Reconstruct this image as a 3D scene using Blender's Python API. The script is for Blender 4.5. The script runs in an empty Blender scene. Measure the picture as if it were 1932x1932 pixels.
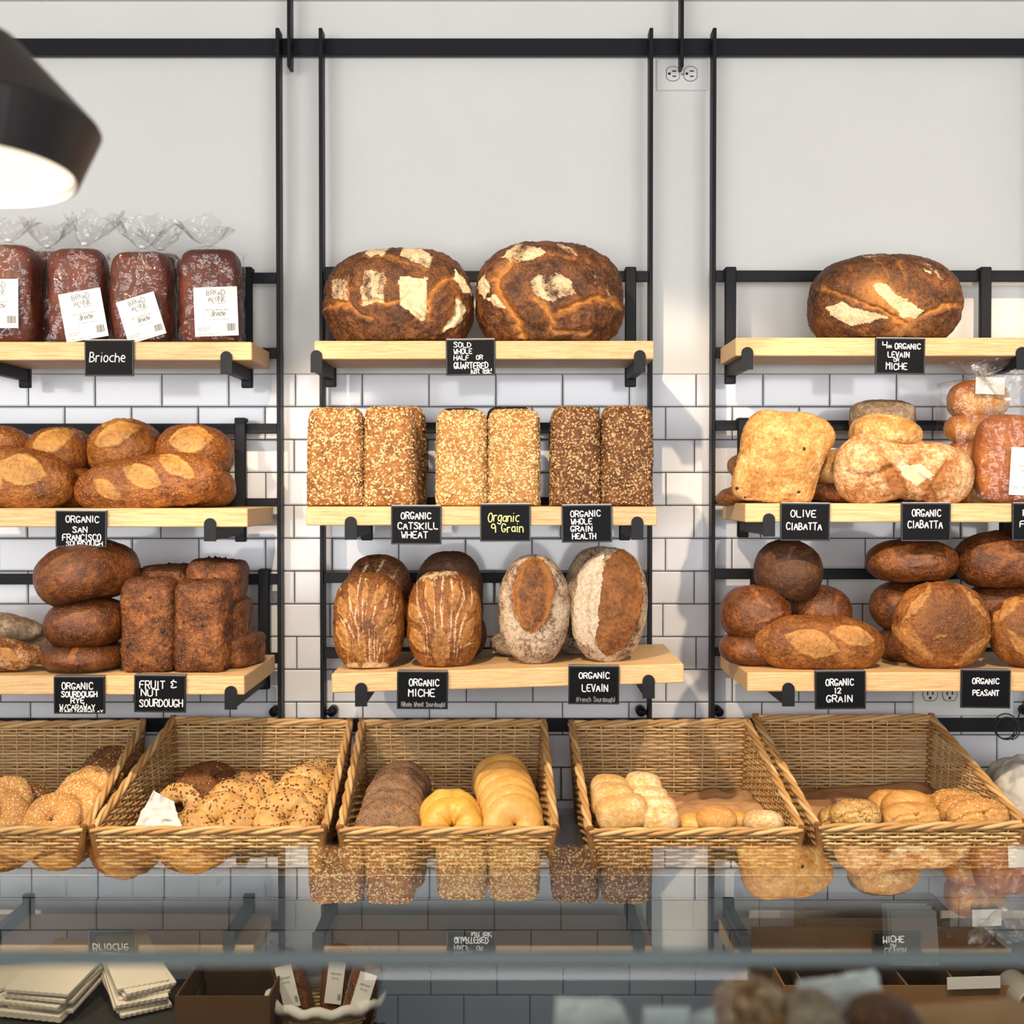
import bpy, math, random
import numpy as np
from mathutils import Vector, Matrix, Euler

# ------------------------------------------------------------------ camera, world, lights, exposure
SC = bpy.context.scene
COL = SC.collection
F = 2421.0            # focal length in pixels of the 1932 px frame
CAM = (0.0, -3.0, 1.55)
TILT = math.radians(1.0)
cam_d = bpy.data.cameras.new('camera')
cam = bpy.data.objects.new('camera', cam_d); COL.objects.link(cam)
cam.location = CAM
cam.rotation_euler = (math.pi/2 - TILT, 0, 0)
cam_d.sensor_width = 36.0
cam_d.lens = F/1932*36.0
cam_d.clip_start = 0.05
cam_d.dof.use_dof = True
cam_d.dof.focus_distance = 2.72
cam_d.dof.aperture_fstop = 3.2
SC.camera = cam

SC.view_settings.view_transform = 'Standard'
SC.view_settings.look = 'None'
SC.view_settings.gamma = 1.0
SC.view_settings.use_curve_mapping = False
SC.view_settings.exposure = 0.18
SC.cycles.max_bounces = 8
SC.cycles.diffuse_bounces = 3
SC.cycles.glossy_bounces = 3
SC.cycles.transparent_max_bounces = 16
SC.cycles.caustics_reflective = False
SC.cycles.caustics_refractive = False
SC.cycles.adaptive_threshold = 0.04

W = bpy.data.worlds.new('overcast_sky'); SC.world = W
W.use_nodes = True
W.node_tree.nodes['Background'].inputs[0].default_value = (0.78, 0.87, 1.0, 1)
W.node_tree.nodes['Background'].inputs[1].default_value = 1.2

def area_light(name, loc, rot, sx, sy, power, color):
    d = bpy.data.lights.new(name, 'AREA'); d.shape = 'RECTANGLE'
    d.size = sx; d.size_y = sy; d.energy = power; d.color = color
    o = bpy.data.objects.new(name, d); COL.objects.link(o)
    o.location = loc; o.rotation_euler = rot
    return o
def spot_light(name, loc, target, power, color, size_deg, blend, radius):
    d = bpy.data.lights.new(name, 'SPOT'); d.energy = power; d.color = color
    d.spot_size = math.radians(size_deg); d.spot_blend = blend; d.shadow_soft_size = radius
    o = bpy.data.objects.new(name, d); COL.objects.link(o)
    o.location = loc
    o.rotation_euler = (Vector(target)-Vector(loc)).to_track_quat('-Z', 'Y').to_euler()
    return o
# daylight through the shop windows behind the camera
area_light('daylight_window', (-2.35, -5.55, 1.70), (math.pi/2, 0, 0), 2.9, 1.8, 98, (1.0, 0.988, 0.97))
area_light('daylight_window', (2.35, -5.55, 1.70), (math.pi/2, 0, 0), 2.2, 1.8, 72, (1.0, 0.988, 0.97))
area_light('added_door_light', (0.15, -5.55, 1.40), (math.pi/2, 0, 0), 1.3, 2.2, 58, (1.0, 0.988, 0.97))  # unseen source added to spread the daylight between the windows
# warm ceiling track spots aimed at the bread shelves
WARM = (1.0, 0.78, 0.53)
for sx in (-1.45, -0.35, 0.75):
    spot_light('track_spot', (sx, -1.55, 2.62), (sx+0.44, -0.32, 1.10), 98, WARM, 62, 0.25, 0.024)

# ------------------------------------------------------------------ helpers
def at(px, py, Y):
    u = (px-966.0)/F; v = (966.0-py)/F
    c, s = math.cos(TILT), math.sin(TILT)
    dy = c + s*v; dz = -s + c*v
    k = (Y-CAM[1])/dy
    return Vector((CAM[0]+u*k, Y, CAM[2]+dz*k))
def tag(o, label=None, cat=None, group=None, kind=None):
    if label: o['label'] = label
    if cat: o['category'] = cat
    if group: o['group'] = group
    if kind: o['kind'] = kind
    return o
def mesh_obj(name, verts, faces, mat, parent=None, loc=(0,0,0), rot=(0,0,0), smooth=False):
    me = bpy.data.meshes.new(name)
    if isinstance(verts, np.ndarray): verts = verts.tolist()
    if isinstance(faces, np.ndarray): faces = faces.tolist()
    me.from_pydata(verts, [], faces)
    me.validate()
    if smooth: me.shade_smooth()
    return link(name, me, mat, parent, loc, rot)
def link(name, me, mat, parent=None, loc=(0,0,0), rot=(0,0,0)):
    if mat is not None and len(me.materials) == 0: me.materials.append(mat)
    o = bpy.data.objects.new(name, me); COL.objects.link(o)
    if parent: o.parent = parent
    o.location = loc; o.rotation_euler = rot
    return o
def empty(name, loc, rot=(0,0,0)):
    o = bpy.data.objects.new(name, None); COL.objects.link(o)
    o.location = loc; o.rotation_euler = rot
    o.empty_display_size = 0.02
    return o
class MB:
    """collects shapes, builds ONE mesh object"""
    def __init__(s): s.v = []; s.f = []
    def add(s, v, f):
        n = len(s.v); s.v += [tuple(x) for x in v]; s.f += [tuple(i+n for i in q) for q in f]; return s
    def box(s, c, h, bev=0.0, rot=None):
        """centre, half sizes, chamfered edges"""
        x, y, z = h
        b = min(bev, x*.9, y*.9, z*.9)
        if b <= 0:
            v = [(i*x, j*y, k*z) for k in (-1,1) for j in (-1,1) for i in (-1,1)]
            f = [(0,2,3,1),(4,5,7,6),(0,1,5,4),(2,6,7,3),(0,4,6,2),(1,3,7,5)]
        else:
            v = []; idx = {}
            for k in (-1,1):
                for j in (-1,1):
                    for i in (-1,1):
                        for ax in range(3):
                            p = [i*(x-b), j*(y-b), k*(z-b)]
                            p[ax] = (i,j,k)[ax]*(x,y,z)[ax]
                            idx[(i,j,k,ax)] = len(v); v.append(tuple(p))
            f = []
            for ax in range(3):
                a, c2 = [(1,2),(0,2),(0,1)][ax]
                for sg in (-1,1):
                    q = []
                    for (m, n) in ((-1,-1),(1,-1),(1,1),(-1,1)):
                        t = [0,0,0]; t[ax] = sg; t[a] = m; t[c2] = n
                        q.append(idx[(t[0],t[1],t[2],ax)])
                    f.append(tuple(q))
            for ax in range(3):
                a, c2 = [(1,2),(0,2),(0,1)][ax]
                for m in (-1,1):
                    for n in (-1,1):
                        q = []
                        for sg, which in ((-1,a),(1,a),(1,c2),(-1,c2)):
                            t = [0,0,0]; t[ax] = sg; t[a] = m; t[c2] = n
                            q.append(idx[(t[0],t[1],t[2],which)])
                        f.append(tuple(q))
            for i in (-1,1):
                for j in (-1,1):
                    for k in (-1,1):
                        f.append(tuple(idx[(i,j,k,ax)] for ax in range(3)))
        v = [Vector(p) for p in v]
        if rot is not None: v = [rot @ p for p in v]
        c = Vector(c)
        return s.add([p+c for p in v], f)
    def tube(s, pts, r, n=8, caps=True):
        v, f = tube(pts, r, n, caps); return s.add(v.tolist(), f)
    def lathe(s, prof, n=32, c=(0,0,0)):
        v = []; f = []
        for (r, z) in prof:
            for k in range(n):
                a = 2*math.pi*k/n
                v.append((c[0]+r*math.cos(a), c[1]+r*math.sin(a), c[2]+z))
        for i in range(len(prof)-1):
            for k in range(n):
                k2 = (k+1) % n
                f.append((i*n+k, i*n+k2, (i+1)*n+k2, (i+1)*n+k))
        return s.add(v, f)
    def build(s, name, mat, parent=None, loc=(0,0,0), rot=(0,0,0), smooth=False):
        return mesh_obj(name, s.v, s.f, mat, parent, loc, rot, smooth)
def tube(pts, r, n=6, caps=True):
    P = np.asarray(pts, float); m = len(P)
    T = np.gradient(P, axis=0); T /= np.linalg.norm(T, axis=1)[:, None]+1e-12
    ref = np.array([0.0, 0.0, 1.0])
    if np.abs(T @ ref).max() > .95:
        ref = np.array([1.0, 0.0, 0.0])
        if np.abs(T @ ref).max() > .95: ref = np.array([0.31, 0.92, 0.23])
    A = np.cross(T, ref); A /= np.linalg.norm(A, axis=1)[:, None]+1e-12
    B = np.cross(T, A)
    a = np.arange(n)*2*np.pi/n
    R = np.broadcast_to(np.asarray(r, float), (m,))
    V = P[:, None, :] + R[:, None, None]*(np.cos(a)[None, :, None]*A[:, None, :] + np.sin(a)[None, :, None]*B[:, None, :])
    V = V.reshape(-1, 3)
    f = []
    for i in range(m-1):
        for k in range(n):
            k2 = (k+1) % n
            f.append((i*n+k, i*n+k2, (i+1)*n+k2, (i+1)*n+k))
    if caps:
        f.append(tuple(range(n-1, -1, -1))); f.append(tuple((m-1)*n+k for k in range(n)))
    return V, f
def sstep(a, b, x):
    t = np.clip((x-a)/(b-a), 0, 1); return t*t*(3-2*t)
def vnoise(p, seed=0):
    p = np.asarray(p, float); i = np.floor(p).astype(np.int64); f = p-i
    f = f*f*f*(f*(f*6-15)+10)
    def h(a, b, c):
        n = (a*374761393 + b*668265263 + c*2147483647*3 + seed*144269504) & 0xffffffff
        n = ((n ^ (n >> 13))*1274126177) & 0xffffffff
        n = ((n ^ (n >> 16))*2246822519) & 0xffffffff
        return ((n ^ (n >> 15)) & 0xffffff)/float(0xffffff)*2-1
    r = 0
    for dx in (0,1):
        wx = f[:,0] if dx else 1-f[:,0]
        for dy in (0,1):
            wy = f[:,1] if dy else 1-f[:,1]
            for dz in (0,1):
                wz = f[:,2] if dz else 1-f[:,2]
                r = r + wx*wy*wz*h(i[:,0]+dx, i[:,1]+dy, i[:,2]+dz)
    return r
def fbm(p, seed=0, o=3):
    r = 0; a = 1.0; t = 0
    for k in range(o):
        r = r + a*vnoise(p*(2.03**k), seed+k*17); t += a; a *= .5
    return r/t

# ------------------------------------------------------------------ materials
def S(r, g, b):
    def c(x):
        x /= 255.0
        return x/12.92 if x <= .04045 else ((x+.055)/1.055)**2.4
    return (c(r), c(g), c(b), 1.0)
class NT:
    def __init__(s, name):
        s.m = bpy.data.materials.new(name); s.m.use_nodes = True
        s.t = s.m.node_tree; s.n = s.t.nodes; s.l = s.t.links
        s.bsdf = s.n['Principled BSDF']; s.out = s.n['Material Output']
        s._co = None
    def new(s, t, **k):
        n = s.n.new(t)
        for a, b in k.items(): setattr(n, a, b)
        return n
    def set(s, sock, v):
        if hasattr(v, 'is_output') or isinstance(v, bpy.types.NodeSocket): s.l.new(v, sock)
        else: sock.default_value = v
    def co(s, rnd=True):
        if s._co is None:
            tc = s.new('ShaderNodeTexCoord'); oi = s.new('ShaderNodeObjectInfo')
            mu = s.new('ShaderNodeMath', operation='MULTIPLY'); s.l.new(oi.outputs['Random'], mu.inputs[0]); mu.inputs[1].default_value = 37.0
            ad = s.new('ShaderNodeVectorMath', operation='ADD')
            s.l.new(tc.outputs['Object'], ad.inputs[0]); s.l.new(mu.outputs[0], ad.inputs[1])
            s._co = ad.outputs[0]; s.rand = oi.outputs['Random']
        return s._co
    def noise(s, scale, detail=3, rough=.55, vec=None, dist=0.0):
        n = s.new('ShaderNodeTexNoise'); s.l.new(vec or s.co(), n.inputs['Vector'])
        n.inputs['Scale'].default_value = scale; n.inputs['Detail'].default_value = detail; n.inputs['Roughness'].default_value = rough
        n.inputs['Distortion'].default_value = dist
        return n.outputs['Fac']
    def voro(s, scale, feature='F1', vec=None):
        n = s.new('ShaderNodeTexVoronoi', feature=feature); s.l.new(vec or s.co(), n.inputs['Vector']); n.inputs['Scale'].default_value = scale
        return n.outputs['Distance']
    def attr(s, name):
        n = s.new('ShaderNodeAttribute'); n.attribute_name = name; return n.outputs['Fac']
    def math(s, op, a, b=None, clamp=False):
        n = s.new('ShaderNodeMath', operation=op); n.use_clamp = clamp
        s.set(n.inputs[0], a)
        if b is not None: s.set(n.inputs[1], b)
        return n.outputs[0]
    def map(s, v, a, b, c=0.0, d=1.0):
        n = s.new('ShaderNodeMapRange'); n.interpolation_type = 'SMOOTHSTEP'
        s.set(n.inputs[0], v)
        for k, x in zip((1,2,3,4), (a,b,c,d)): n.inputs[k].default_value = x
        return n.outputs[0]
    def mix(s, fac, a, b, mode='MIX'):
        n = s.new('ShaderNodeMix', data_type='RGBA', blend_type=mode)
        s.set(n.inputs[0], fac); s.set(n.inputs[6], a); s.set(n.inputs[7], b)
        return n.outputs[2]
    def ramp(s, fac, stops):
        n = s.new('ShaderNodeValToRGB'); s.l.new(fac, n.inputs[0])
        e = n.color_ramp.elements
        while len(e) < len(stops): e.new(.5)
        for k, (p, c) in enumerate(stops): e[k].position = p; e[k].color = c
        return n.outputs[0]
    def scaled(s, sx, sy, sz):
        n = s.new('ShaderNodeVectorMath', operation='MULTIPLY'); s.l.new(s.co(), n.inputs[0]); n.inputs[1].default_value = (sx, sy, sz)
        return n.outputs[0]
    def bump(s, h, strength=.3, dist=.002):
        n = s.new('ShaderNodeBump'); n.inputs['Strength'].default_value = strength; n.inputs['Distance'].default_value = dist
        s.l.new(h, n.inputs['Height']); s.l.new(n.outputs[0], s.bsdf.inputs['Normal'])
    def fin(s, col=None, rough=.6, spec=.5, metal=0.0):
        if col is not None: s.set(s.bsdf.inputs['Base Color'], col)
        s.set(s.bsdf.inputs['Roughness'], rough); s.bsdf.inputs['Specular IOR Level'].default_value = spec
        s.bsdf.inputs['Metallic'].default_value = metal
        return s.m
def plain(name, col, rough=.6, spec=.5, metal=0.0, var=.0, scale=40):
    t = NT(name)
    c = col
    if var:
        d = tuple(x*(1-var) for x in col[:3])+(1,)
        c = t.mix(t.noise(scale, 4), d, tuple(min(1, x*(1+var)) for x in col[:3])+(1,))
    return t.fin(c, rough, spec, metal)
M = {}
def crust(name, dark, mid, light, score, flour=(226,208,176), burn=None, rough=.5, spec=.35, spk=0.0, spkc=(225,180,120), scale=1.0, bump=.6, floury=1.0, cell=210):
    t = NT(name)
    n1 = t.noise(24*scale, 5, .65); n2 = t.noise(130*scale, 4, .7); n3 = t.noise(460*scale, 3, .65)
    k = t.math('ADD', t.math('ADD', t.math('MULTIPLY', n1, .46), t.math('MULTIPLY', n2, .34)), t.math('MULTIPLY', n3, .2))
    c = t.ramp(k, [(.40, S(*dark)), (.5, S(*mid)), (.61, S(*light))])
    if burn:
        b = t.math('MULTIPLY', t.attr('bake'), t.map(n1, .35, .62, .3, 1.0), True)
        c = t.mix(b, c, S(*burn))
    h = t.math('ADD', t.math('MULTIPLY', n2, .6), t.math('MULTIPLY', n3, .5))
    if spk:
        v = t.voro(cell*scale)
        f = t.math('MULTIPLY', t.map(v, .46, .16), t.map(t.noise(55*scale, 3), .40, .58), True)
        nosc = t.math('SUBTRACT', 1.0, t.attr('score'))
        f = t.math('MULTIPLY', f, nosc)
        c = t.mix(t.math('MULTIPLY', f, spk), c, S(*spkc))
        h = t.math('ADD', h, t.math('MULTIPLY', f, .5))
    sc = t.ramp(t.math('ADD', t.math('ADD', t.math('MULTIPLY', n2, .45), t.math('MULTIPLY', n3, .25)), t.math('MULTIPLY', n1, .3)), [(.39, tuple(x*.42 for x in S(*score)[:3])+(1,)), (.5, S(*score)), (.62, tuple(min(1, x*1.18) for x in S(*score)[:3])+(1,))])
    c = t.mix(t.attr('score'), c, sc)
    fl = t.math('MULTIPLY', t.attr('flour'), floury)
    nn = t.math('ADD', t.math('ADD', t.math('MULTIPLY', n2, .4), t.math('MULTIPLY', n3, .25)), t.math('MULTIPLY', n1, .35))
    ff = t.map(t.math('ADD', fl, t.math('MULTIPLY', t.math('SUBTRACT', nn, .5), 2.6)), .25, .72)
    ff = t.math('MULTIPLY', ff, t.map(fl, .02, .2), True)
    fcol = t.mix(t.map(n2, .42, .62), S(*flour), tuple(S(*flour)[i]*.6+S(*light)[i]*.4 for i in range(3))+(1,))
    c = t.mix(ff, c, fcol)
    t.bump(h, bump, .004)
    r = t.math('ADD', t.math('MULTIPLY', ff, .3), t.math('ADD', rough-.1, t.math('MULTIPLY', n2, .2)), True)
    M[name] = t.fin(c, r, spec)
    return M[name]
crust('miche_dark', (46,26,16), (88,50,27), (152,92,44), (190,126,62), (236,214,172), (58,34,22), spk=.8, spkc=(190,134,80), rough=.5, cell=400)
crust('sf_crust', (92,48,18), (144,82,32), (184,118,52), (206,150,78), (236,200,140), (78,42,22), spk=.8, spkc=(206,144,74), rough=.38, spec=.45)
crust('rye_crust', (60,29,13), (102,54,24), (150,90,42), (156,98,50), (200,180,150), (30,18,13), spk=.5, spkc=(160,104,54), rough=.34, spec=.5)
crust('fruit_crust', (50,27,16), (106,60,33), (172,108,58), (150,96,56), (200,160,110), (50,30,22), spk=.65, spkc=(190,132,78), rough=.45, scale=1.2, bump=.8)
crust('grain_base', (112,66,30), (146,92,46), (178,120,64), (200,140,76), (230,200,150), (104,60,32), spk=.5, spkc=(228,190,130), rough=.55, bump=.8)
crust('grain_gold', (146,92,42), (178,122,60), (206,150,84), (220,170,100), (235,205,150), (150,92,44), spk=.6, spkc=(240,208,150), rough=.55, bump=.8)
crust('grain_dark', (72,40,22), (102,60,34), (136,84,48), (150,96,56), (220,190,140), (76,42,26), spk=.5, spkc=(206,166,110), rough=.55, bump=.8)
crust('grain_back_shaded', (44,28,20), (60,38,26), (78,50,34), (78,50,34), (120,90,60), (40,26,20), rough=.6)  # back-row shade put into a darker copy of the grain crusts
crust('ciabatta_crust', (164,104,48), (202,148,82), (226,184,122), (166,104,50), (238,216,176), (150,92,46), spk=.2, rough=.6)
crust('ciabatta_floury', (150,94,48), (186,132,80), (212,168,116), (158,96,48), (228,206,172), (140,86,46), rough=.7)
crust('levain_crust', (60,33,16), (106,63,32), (154,100,52), (158,98,46), (216,200,176), (64,36,20), rough=.6, spk=.2)
crust('hearth_crust', (84,44,18), (132,78,34), (176,114,54), (190,136,74), (226,204,166), (66,36,20), spk=.35, spkc=(206,148,84), rough=.45)
crust('dark_boule', (58,36,22), (82,52,32), (104,68,42), (128,88,54), (170,140,110), (46,30,22), spk=.3, spkc=(140,96,60), rough=.5)
crust('gray_boule', (92,74,56), (120,100,80), (148,128,104), (150,124,96), (190,172,148), (80,64,50), rough=.75)
crust('brioche_crust', (66,24,10), (92,36,15), (120,54,24), (170,100,50), (210,150,90), (60,22,12), rough=.4, spk=0)
crust('bagel_plain', (214,158,78), (230,182,102), (240,204,134), (240,210,150), (244,220,170), (206,140,62), rough=.35, spec=.45, bump=.2)
crust('bagel_egg', (226,168,64), (238,190,90), (246,208,122), (240,210,140), (244,220,170), (212,140,48), rough=.32, spec=.45, bump=.2)
crust('bagel_poppy', (108,82,64), (160,124,94), (206,154,104), (196,136,78), (220,190,150), (140,110,86), rough=.55, bump=.9, spk=.5, spkc=(84,70,66), cell=560, scale=1.0)
crust('bagel_sesame', (196,134,66), (214,160,90), (230,184,116), (206,146,76), (240,220,180), (170,104,48), rough=.45)
crust('bagel_seeded_dark', (96,58,30), (122,80,44), (150,104,60), (150,104,60), (220,190,150), (80,46,26), rough=.5)
crust('everything_crust', (206,152,80), (226,184,112), (240,208,148), (234,188,112), (240,210,160), (150,84,36), rough=.36, spec=.45)
crust('roll_crust', (206,158,92), (222,182,120), (236,206,154), (226,186,126), (240,226,196), (190,134,70), rough=.55)
crust('kaiser_crust', (204,144,76), (220,168,98), (232,188,122), (236,198,138), (240,214,170), (188,122,58), rough=.42)
crust('focaccia_crust', (130,66,24), (166,92,38), (196,126,62), (200,130,60), (236,214,176), (120,58,22), rough=.4)
crust('bun_crust', (168,96,36), (206,140,66), (226,184,122), (232,202,152), (236,214,176), (150,76,28), rough=.4)

def seedmat(name, a, b, rough=.5):
    t = NT(name); c = t.mix(t.attr('rnd'), S(*a), S(*b)); M[name] = t.fin(c, rough, .35)
seedmat('oat', (178,128,72), (232,202,152))
seedmat('oat_light', (196,150,88), (240,216,170))
seedmat('oat_dark', (120,78,42), (218,180,126))
seedmat('sesame', (222,184,128), (246,228,190))
seedmat('poppy', (52,42,40), (110,92,82))
seedmat('onion', (70,36,18), (140,78,34))
seedmat('fruit_bit', (36,24,22), (74,44,34))

t = NT('painted_wall'); c = t.mix(t.noise(6, 3), S(222,221,218), S(229,228,225)); t.bump(t.noise(120, 3), .05, .002); M['paint'] = t.fin(c, .55, .3)
t = NT('tile_glaze'); t.co(); c = t.mix(t.rand, S(222,223,230), S(234,235,240)); M['tile'] = t.fin(c, .09, .4)
t.bump(t.noise(14, 2), .05, .004)
M['grout'] = plain('grout', S(44,50,48), .9, .2, var=.15, scale=90)
t = NT('black_steel'); t.bump(t.noise(900, 2), .06, .001); M['steel_black'] = t.fin(S(24,25,30), .5, .2)
t = NT('oak_shelf')
v = t.scaled(1.6, 40, 40); g = t.noise(9, 5, .62, v, .4); g2 = t.noise(60, 3, .6, v)
c = t.ramp(t.math('ADD', t.math('MULTIPLY', g, .7), t.math('MULTIPLY', g2, .3)), [(.36, S(184,144,96)), (.5, S(210,174,126)), (.64, S(226,194,148))])
t.bump(g2, .08, .001); M['oak'] = t.fin(c, .5, .35)
t = NT('chalkboard'); n = t.noise(260, 4, .7); v = t.noise(38, 3)
c = t.mix(t.math('MULTIPLY', t.map(n, .66, .74), t.map(v, .5, .62), True), S(15,16,19), S(110,112,116)); M['board'] = t.fin(c, .5, .08)
M['board_frame'] = plain('board_frame', S(26,26,28), .35, .4)
M['clip'] = plain('clip_metal', S(150,146,140), .35, .5, .8)
M['chalk'] = plain('chalk_ink', S(236,236,238), .8, .2)
M['chalk_yellow'] = plain('chalk_ink_yellow', S(238,230,150), .8, .2)
M['chalk_dim'] = plain('chalk_ink_dim', S(120,122,126), .8, .2)
M['label'] = plain('paper_label', S(226,224,220), .6, .3)
M['ink'] = plain('label_ink', S(40,38,38), .7, .2)
M['ink_gray'] = plain('label_ink_gray', S(150,146,142), .7, .2)
t = NT('wicker'); c = t.mix(t.attr('rnd'), S(190,146,90), S(236,204,150)); c = t.mix(t.math('MULTIPLY', t.noise(70, 3), .4), c, S(170,120,66)); M['wicker'] = t.fin(c, .5, .4)
M['wicker_dark'] = plain('wicker_post', S(142,100,58), .6, .3, var=.25, scale=120)
M['wicker_base'] = plain('wicker_base', S(120,84,46), .7, .3, var=.3, scale=90)
M['white_plastic'] = plain('outlet_plastic', S(228,228,226), .4, .5)
M['slot'] = plain('outlet_slot', S(40,38,36), .6, .3)
M['kraft'] = plain('kraft_paper', S(190,148,108), .8, .2, var=.12, scale=30)
M['white_paper'] = plain('white_paper', S(216,215,213), .75, .2, var=.03, scale=60)
M['bag_paper'] = plain('bag_paper', S(226,216,200), .8, .2, var=.06, scale=40)
M['cardboard'] = plain('cardboard', S(132,98,66), .85, .2, var=.15, scale=50)
M['cardboard_dark'] = plain('cardboard_dark', S(86,62,42), .85, .2, var=.15, scale=50)
M['steel'] = plain('brushed_steel', S(176,178,180), .32, .5, .9)
M['counter'] = plain('counter_dark', S(52,50,50), .5, .4, var=.1)
M['sack'] = plain('sack_cloth', S(196,194,190), .8, .2, var=.06, scale=40)
M['floor'] = plain('floor_wood', S(120,92,66), .5, .4, var=.2, scale=8)
M['ceiling'] = plain('ceiling_paint', S(214,212,208), .7, .3)
M['side_wall'] = plain('side_wall_paint', S(214,212,206), .7, .3)
M['cable'] = plain('cable_rubber', S(22,22,24), .45, .5)
M['cup'] = plain('cup_paper', S(188,184,178), .6, .3)
t = NT('lamp_shade_black'); M['shade'] = t.fin(S(24,23,26), .38, .5)
t = NT('lamp_diffuser'); t.bsdf.inputs['Emission Color'].default_value = (1.0, .86, .66, 1); t.bsdf.inputs['Emission Strength'].default_value = 1.1; M['glow'] = t.fin(S(235,222,196), .6, .2)
def film(name, tint, refl, white, bumpscale, bstr, rough=.12):
    t = NT(name)
    tr = t.new('ShaderNodeBsdfTransparent'); tr.inputs[0].default_value = tint
    gl = t.new('ShaderNodeBsdfGlossy'); gl.inputs['Roughness'].default_value = rough; gl.inputs[0].default_value = (1,1,1,1)
    df = t.new('ShaderNodeBsdfDiffuse'); df.inputs[0].default_value = (.9,.9,.9,1)
    tl = t.new('ShaderNodeBsdfTranslucent'); tl.inputs[0].default_value = (.9,.9,.9,1)
    ad = t.new('ShaderNodeMixShader'); ad.inputs[0].default_value = .5; t.l.new(df.outputs[0], ad.inputs[1]); t.l.new(tl.outputs[0], ad.inputs[2])
    b = t.new('ShaderNodeBump'); b.inputs['Strength'].default_value = bstr; b.inputs['Distance'].default_value = .01
    nz = t.new('ShaderNodeTexNoise'); t.l.new(t.co(), nz.inputs['Vector']); nz.inputs['Scale'].default_value = 16
    wv = t.new('ShaderNodeVectorMath', operation='MULTIPLY_ADD'); t.l.new(nz.outputs['Color'], wv.inputs[0]); wv.inputs[1].default_value = (.05,.05,.05); t.l.new(t.scaled(1.0, 1.0, .45), wv.inputs[2])
    hgt = t.math('ADD', t.voro(bumpscale, 'F1', wv.outputs[0]), t.math('MULTIPLY', t.noise(bumpscale*2.2, 2), .35))
    t.l.new(hgt, b.inputs['Height'])
    t.l.new(b.outputs[0], gl.inputs['Normal'])
    lw = t.new('ShaderNodeFresnel'); lw.inputs[0].default_value = 1.45; 
    geo = t.new('ShaderNodeNewGeometry')
    nb = t.math('SUBTRACT', 1.0, geo.outputs['Backfacing'])
    fr = t.math('ADD', t.math('MULTIPLY', t.math('MULTIPLY', lw.outputs[0], nb), .6), refl, True)
    m1 = t.new('ShaderNodeMixShader'); m1.inputs[0].default_value = white
    t.l.new(tr.outputs[0], m1.inputs[1]); t.l.new(ad.outputs[0], m1.inputs[2])
    m2 = t.new('ShaderNodeMixShader'); t.l.new(fr, m2.inputs[0]); t.l.new(m1.outputs[0], m2.inputs[1]); t.l.new(gl.outputs[0], m2.inputs[2])
    t.l.new(m2.outputs[0], t.out.inputs[0])
    M[name] = t.m
film('bag_film', (.99,.99,.99,1), .025, .008, 42, .8, .05)
film('bag_neck', (.985,.985,.985,1), .07, .10, 60, 1.0, .07)
def glass(name, tint, k):
    t = NT(name)
    tr = t.new('ShaderNodeBsdfTransparent'); tr.inputs[0].default_value = tint
    gl = t.new('ShaderNodeBsdfGlossy'); gl.inputs['Roughness'].default_value = 0.0; gl.inputs[0].default_value = (.95,1,1,1)
    fr = t.new('ShaderNodeFresnel'); fr.inputs[0].default_value = 1.5
    geo = t.new('ShaderNodeNewGeometry')
    f = t.math('MULTIPLY', t.math('MULTIPLY', fr.outputs[0], t.math('SUBTRACT', 1.0, geo.outputs['Backfacing'])), k, True)
    mx = t.new('ShaderNodeMixShader'); t.l.new(f, mx.inputs[0]); t.l.new(tr.outputs[0], mx.inputs[1]); t.l.new(gl.outputs[0], mx.inputs[2])
    t.l.new(mx.outputs[0], t.out.inputs[0]); M[name] = t.m
glass('case_glass', (.83,.865,.865,1), 1.75)  # tint darker than real glass, standing in for shade on the lower area
glass('pane_glass', (.88,.91,.91,1), .7)
glass('window_glass', (.98,.99,.99,1), 1.0)
M['glass_edge'] = plain('glass_edge', S(74,84,86), .15, .5, var=.12, scale=3)
# ------------------------------------------------------------------ the room
RX = 4.1; CEIL = at(966, 3, 0).z; FRONT = -5.6
def struct(name, mb, mat): return tag(mb.build(name, mat), kind='structure')
wall_back = tag(MB().box((0, .06, CEIL/2), (RX+.1, .06, CEIL/2)).build('wall_back', M['paint']), kind='structure')
struct('wall_left', MB().box((-RX-.05, FRONT/2, CEIL/2), (.05, -FRONT/2, CEIL/2)), M['side_wall'])
struct('wall_right', MB().box((RX+.05, FRONT/2, CEIL/2), (.05, -FRONT/2, CEIL/2)), M['side_wall'])
struct('floor', MB().box((0, FRONT/2, -.05), (RX+.1, -FRONT/2+.2, .05)), M['floor'])
struct('ceiling', MB().box((0, FRONT/2, CEIL+.05), (RX+.1, -FRONT/2+.2, .05)), M['ceiling'])
wins = [(-3.85, -.85, .75, 2.55), (1.2, 3.5, .75, 2.55)]
mb = MB(); yf = FRONT-.05
mb.box(((-RX-.55)/2, yf, .375), ((RX-.55)/2, .05, .375)); mb.box(((RX+.85)/2, yf, .375), ((RX-.85)/2, .05, .375)); mb.box((0, yf, (2.55+CEIL)/2), (RX, .05, (CEIL-2.55)/2))
xs = [-RX, wins[0][0], wins[0][1], -.55, .85, wins[1][0], wins[1][1], RX]
for a, b in ((xs[0],xs[1]), (xs[2],xs[3]), (xs[4],xs[5]), (xs[6],xs[7])):
    mb.box(((a+b)/2, yf, 1.65), ((b-a)/2, .05, .9))
struct('wall_front', mb, M['side_wall'])
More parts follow.
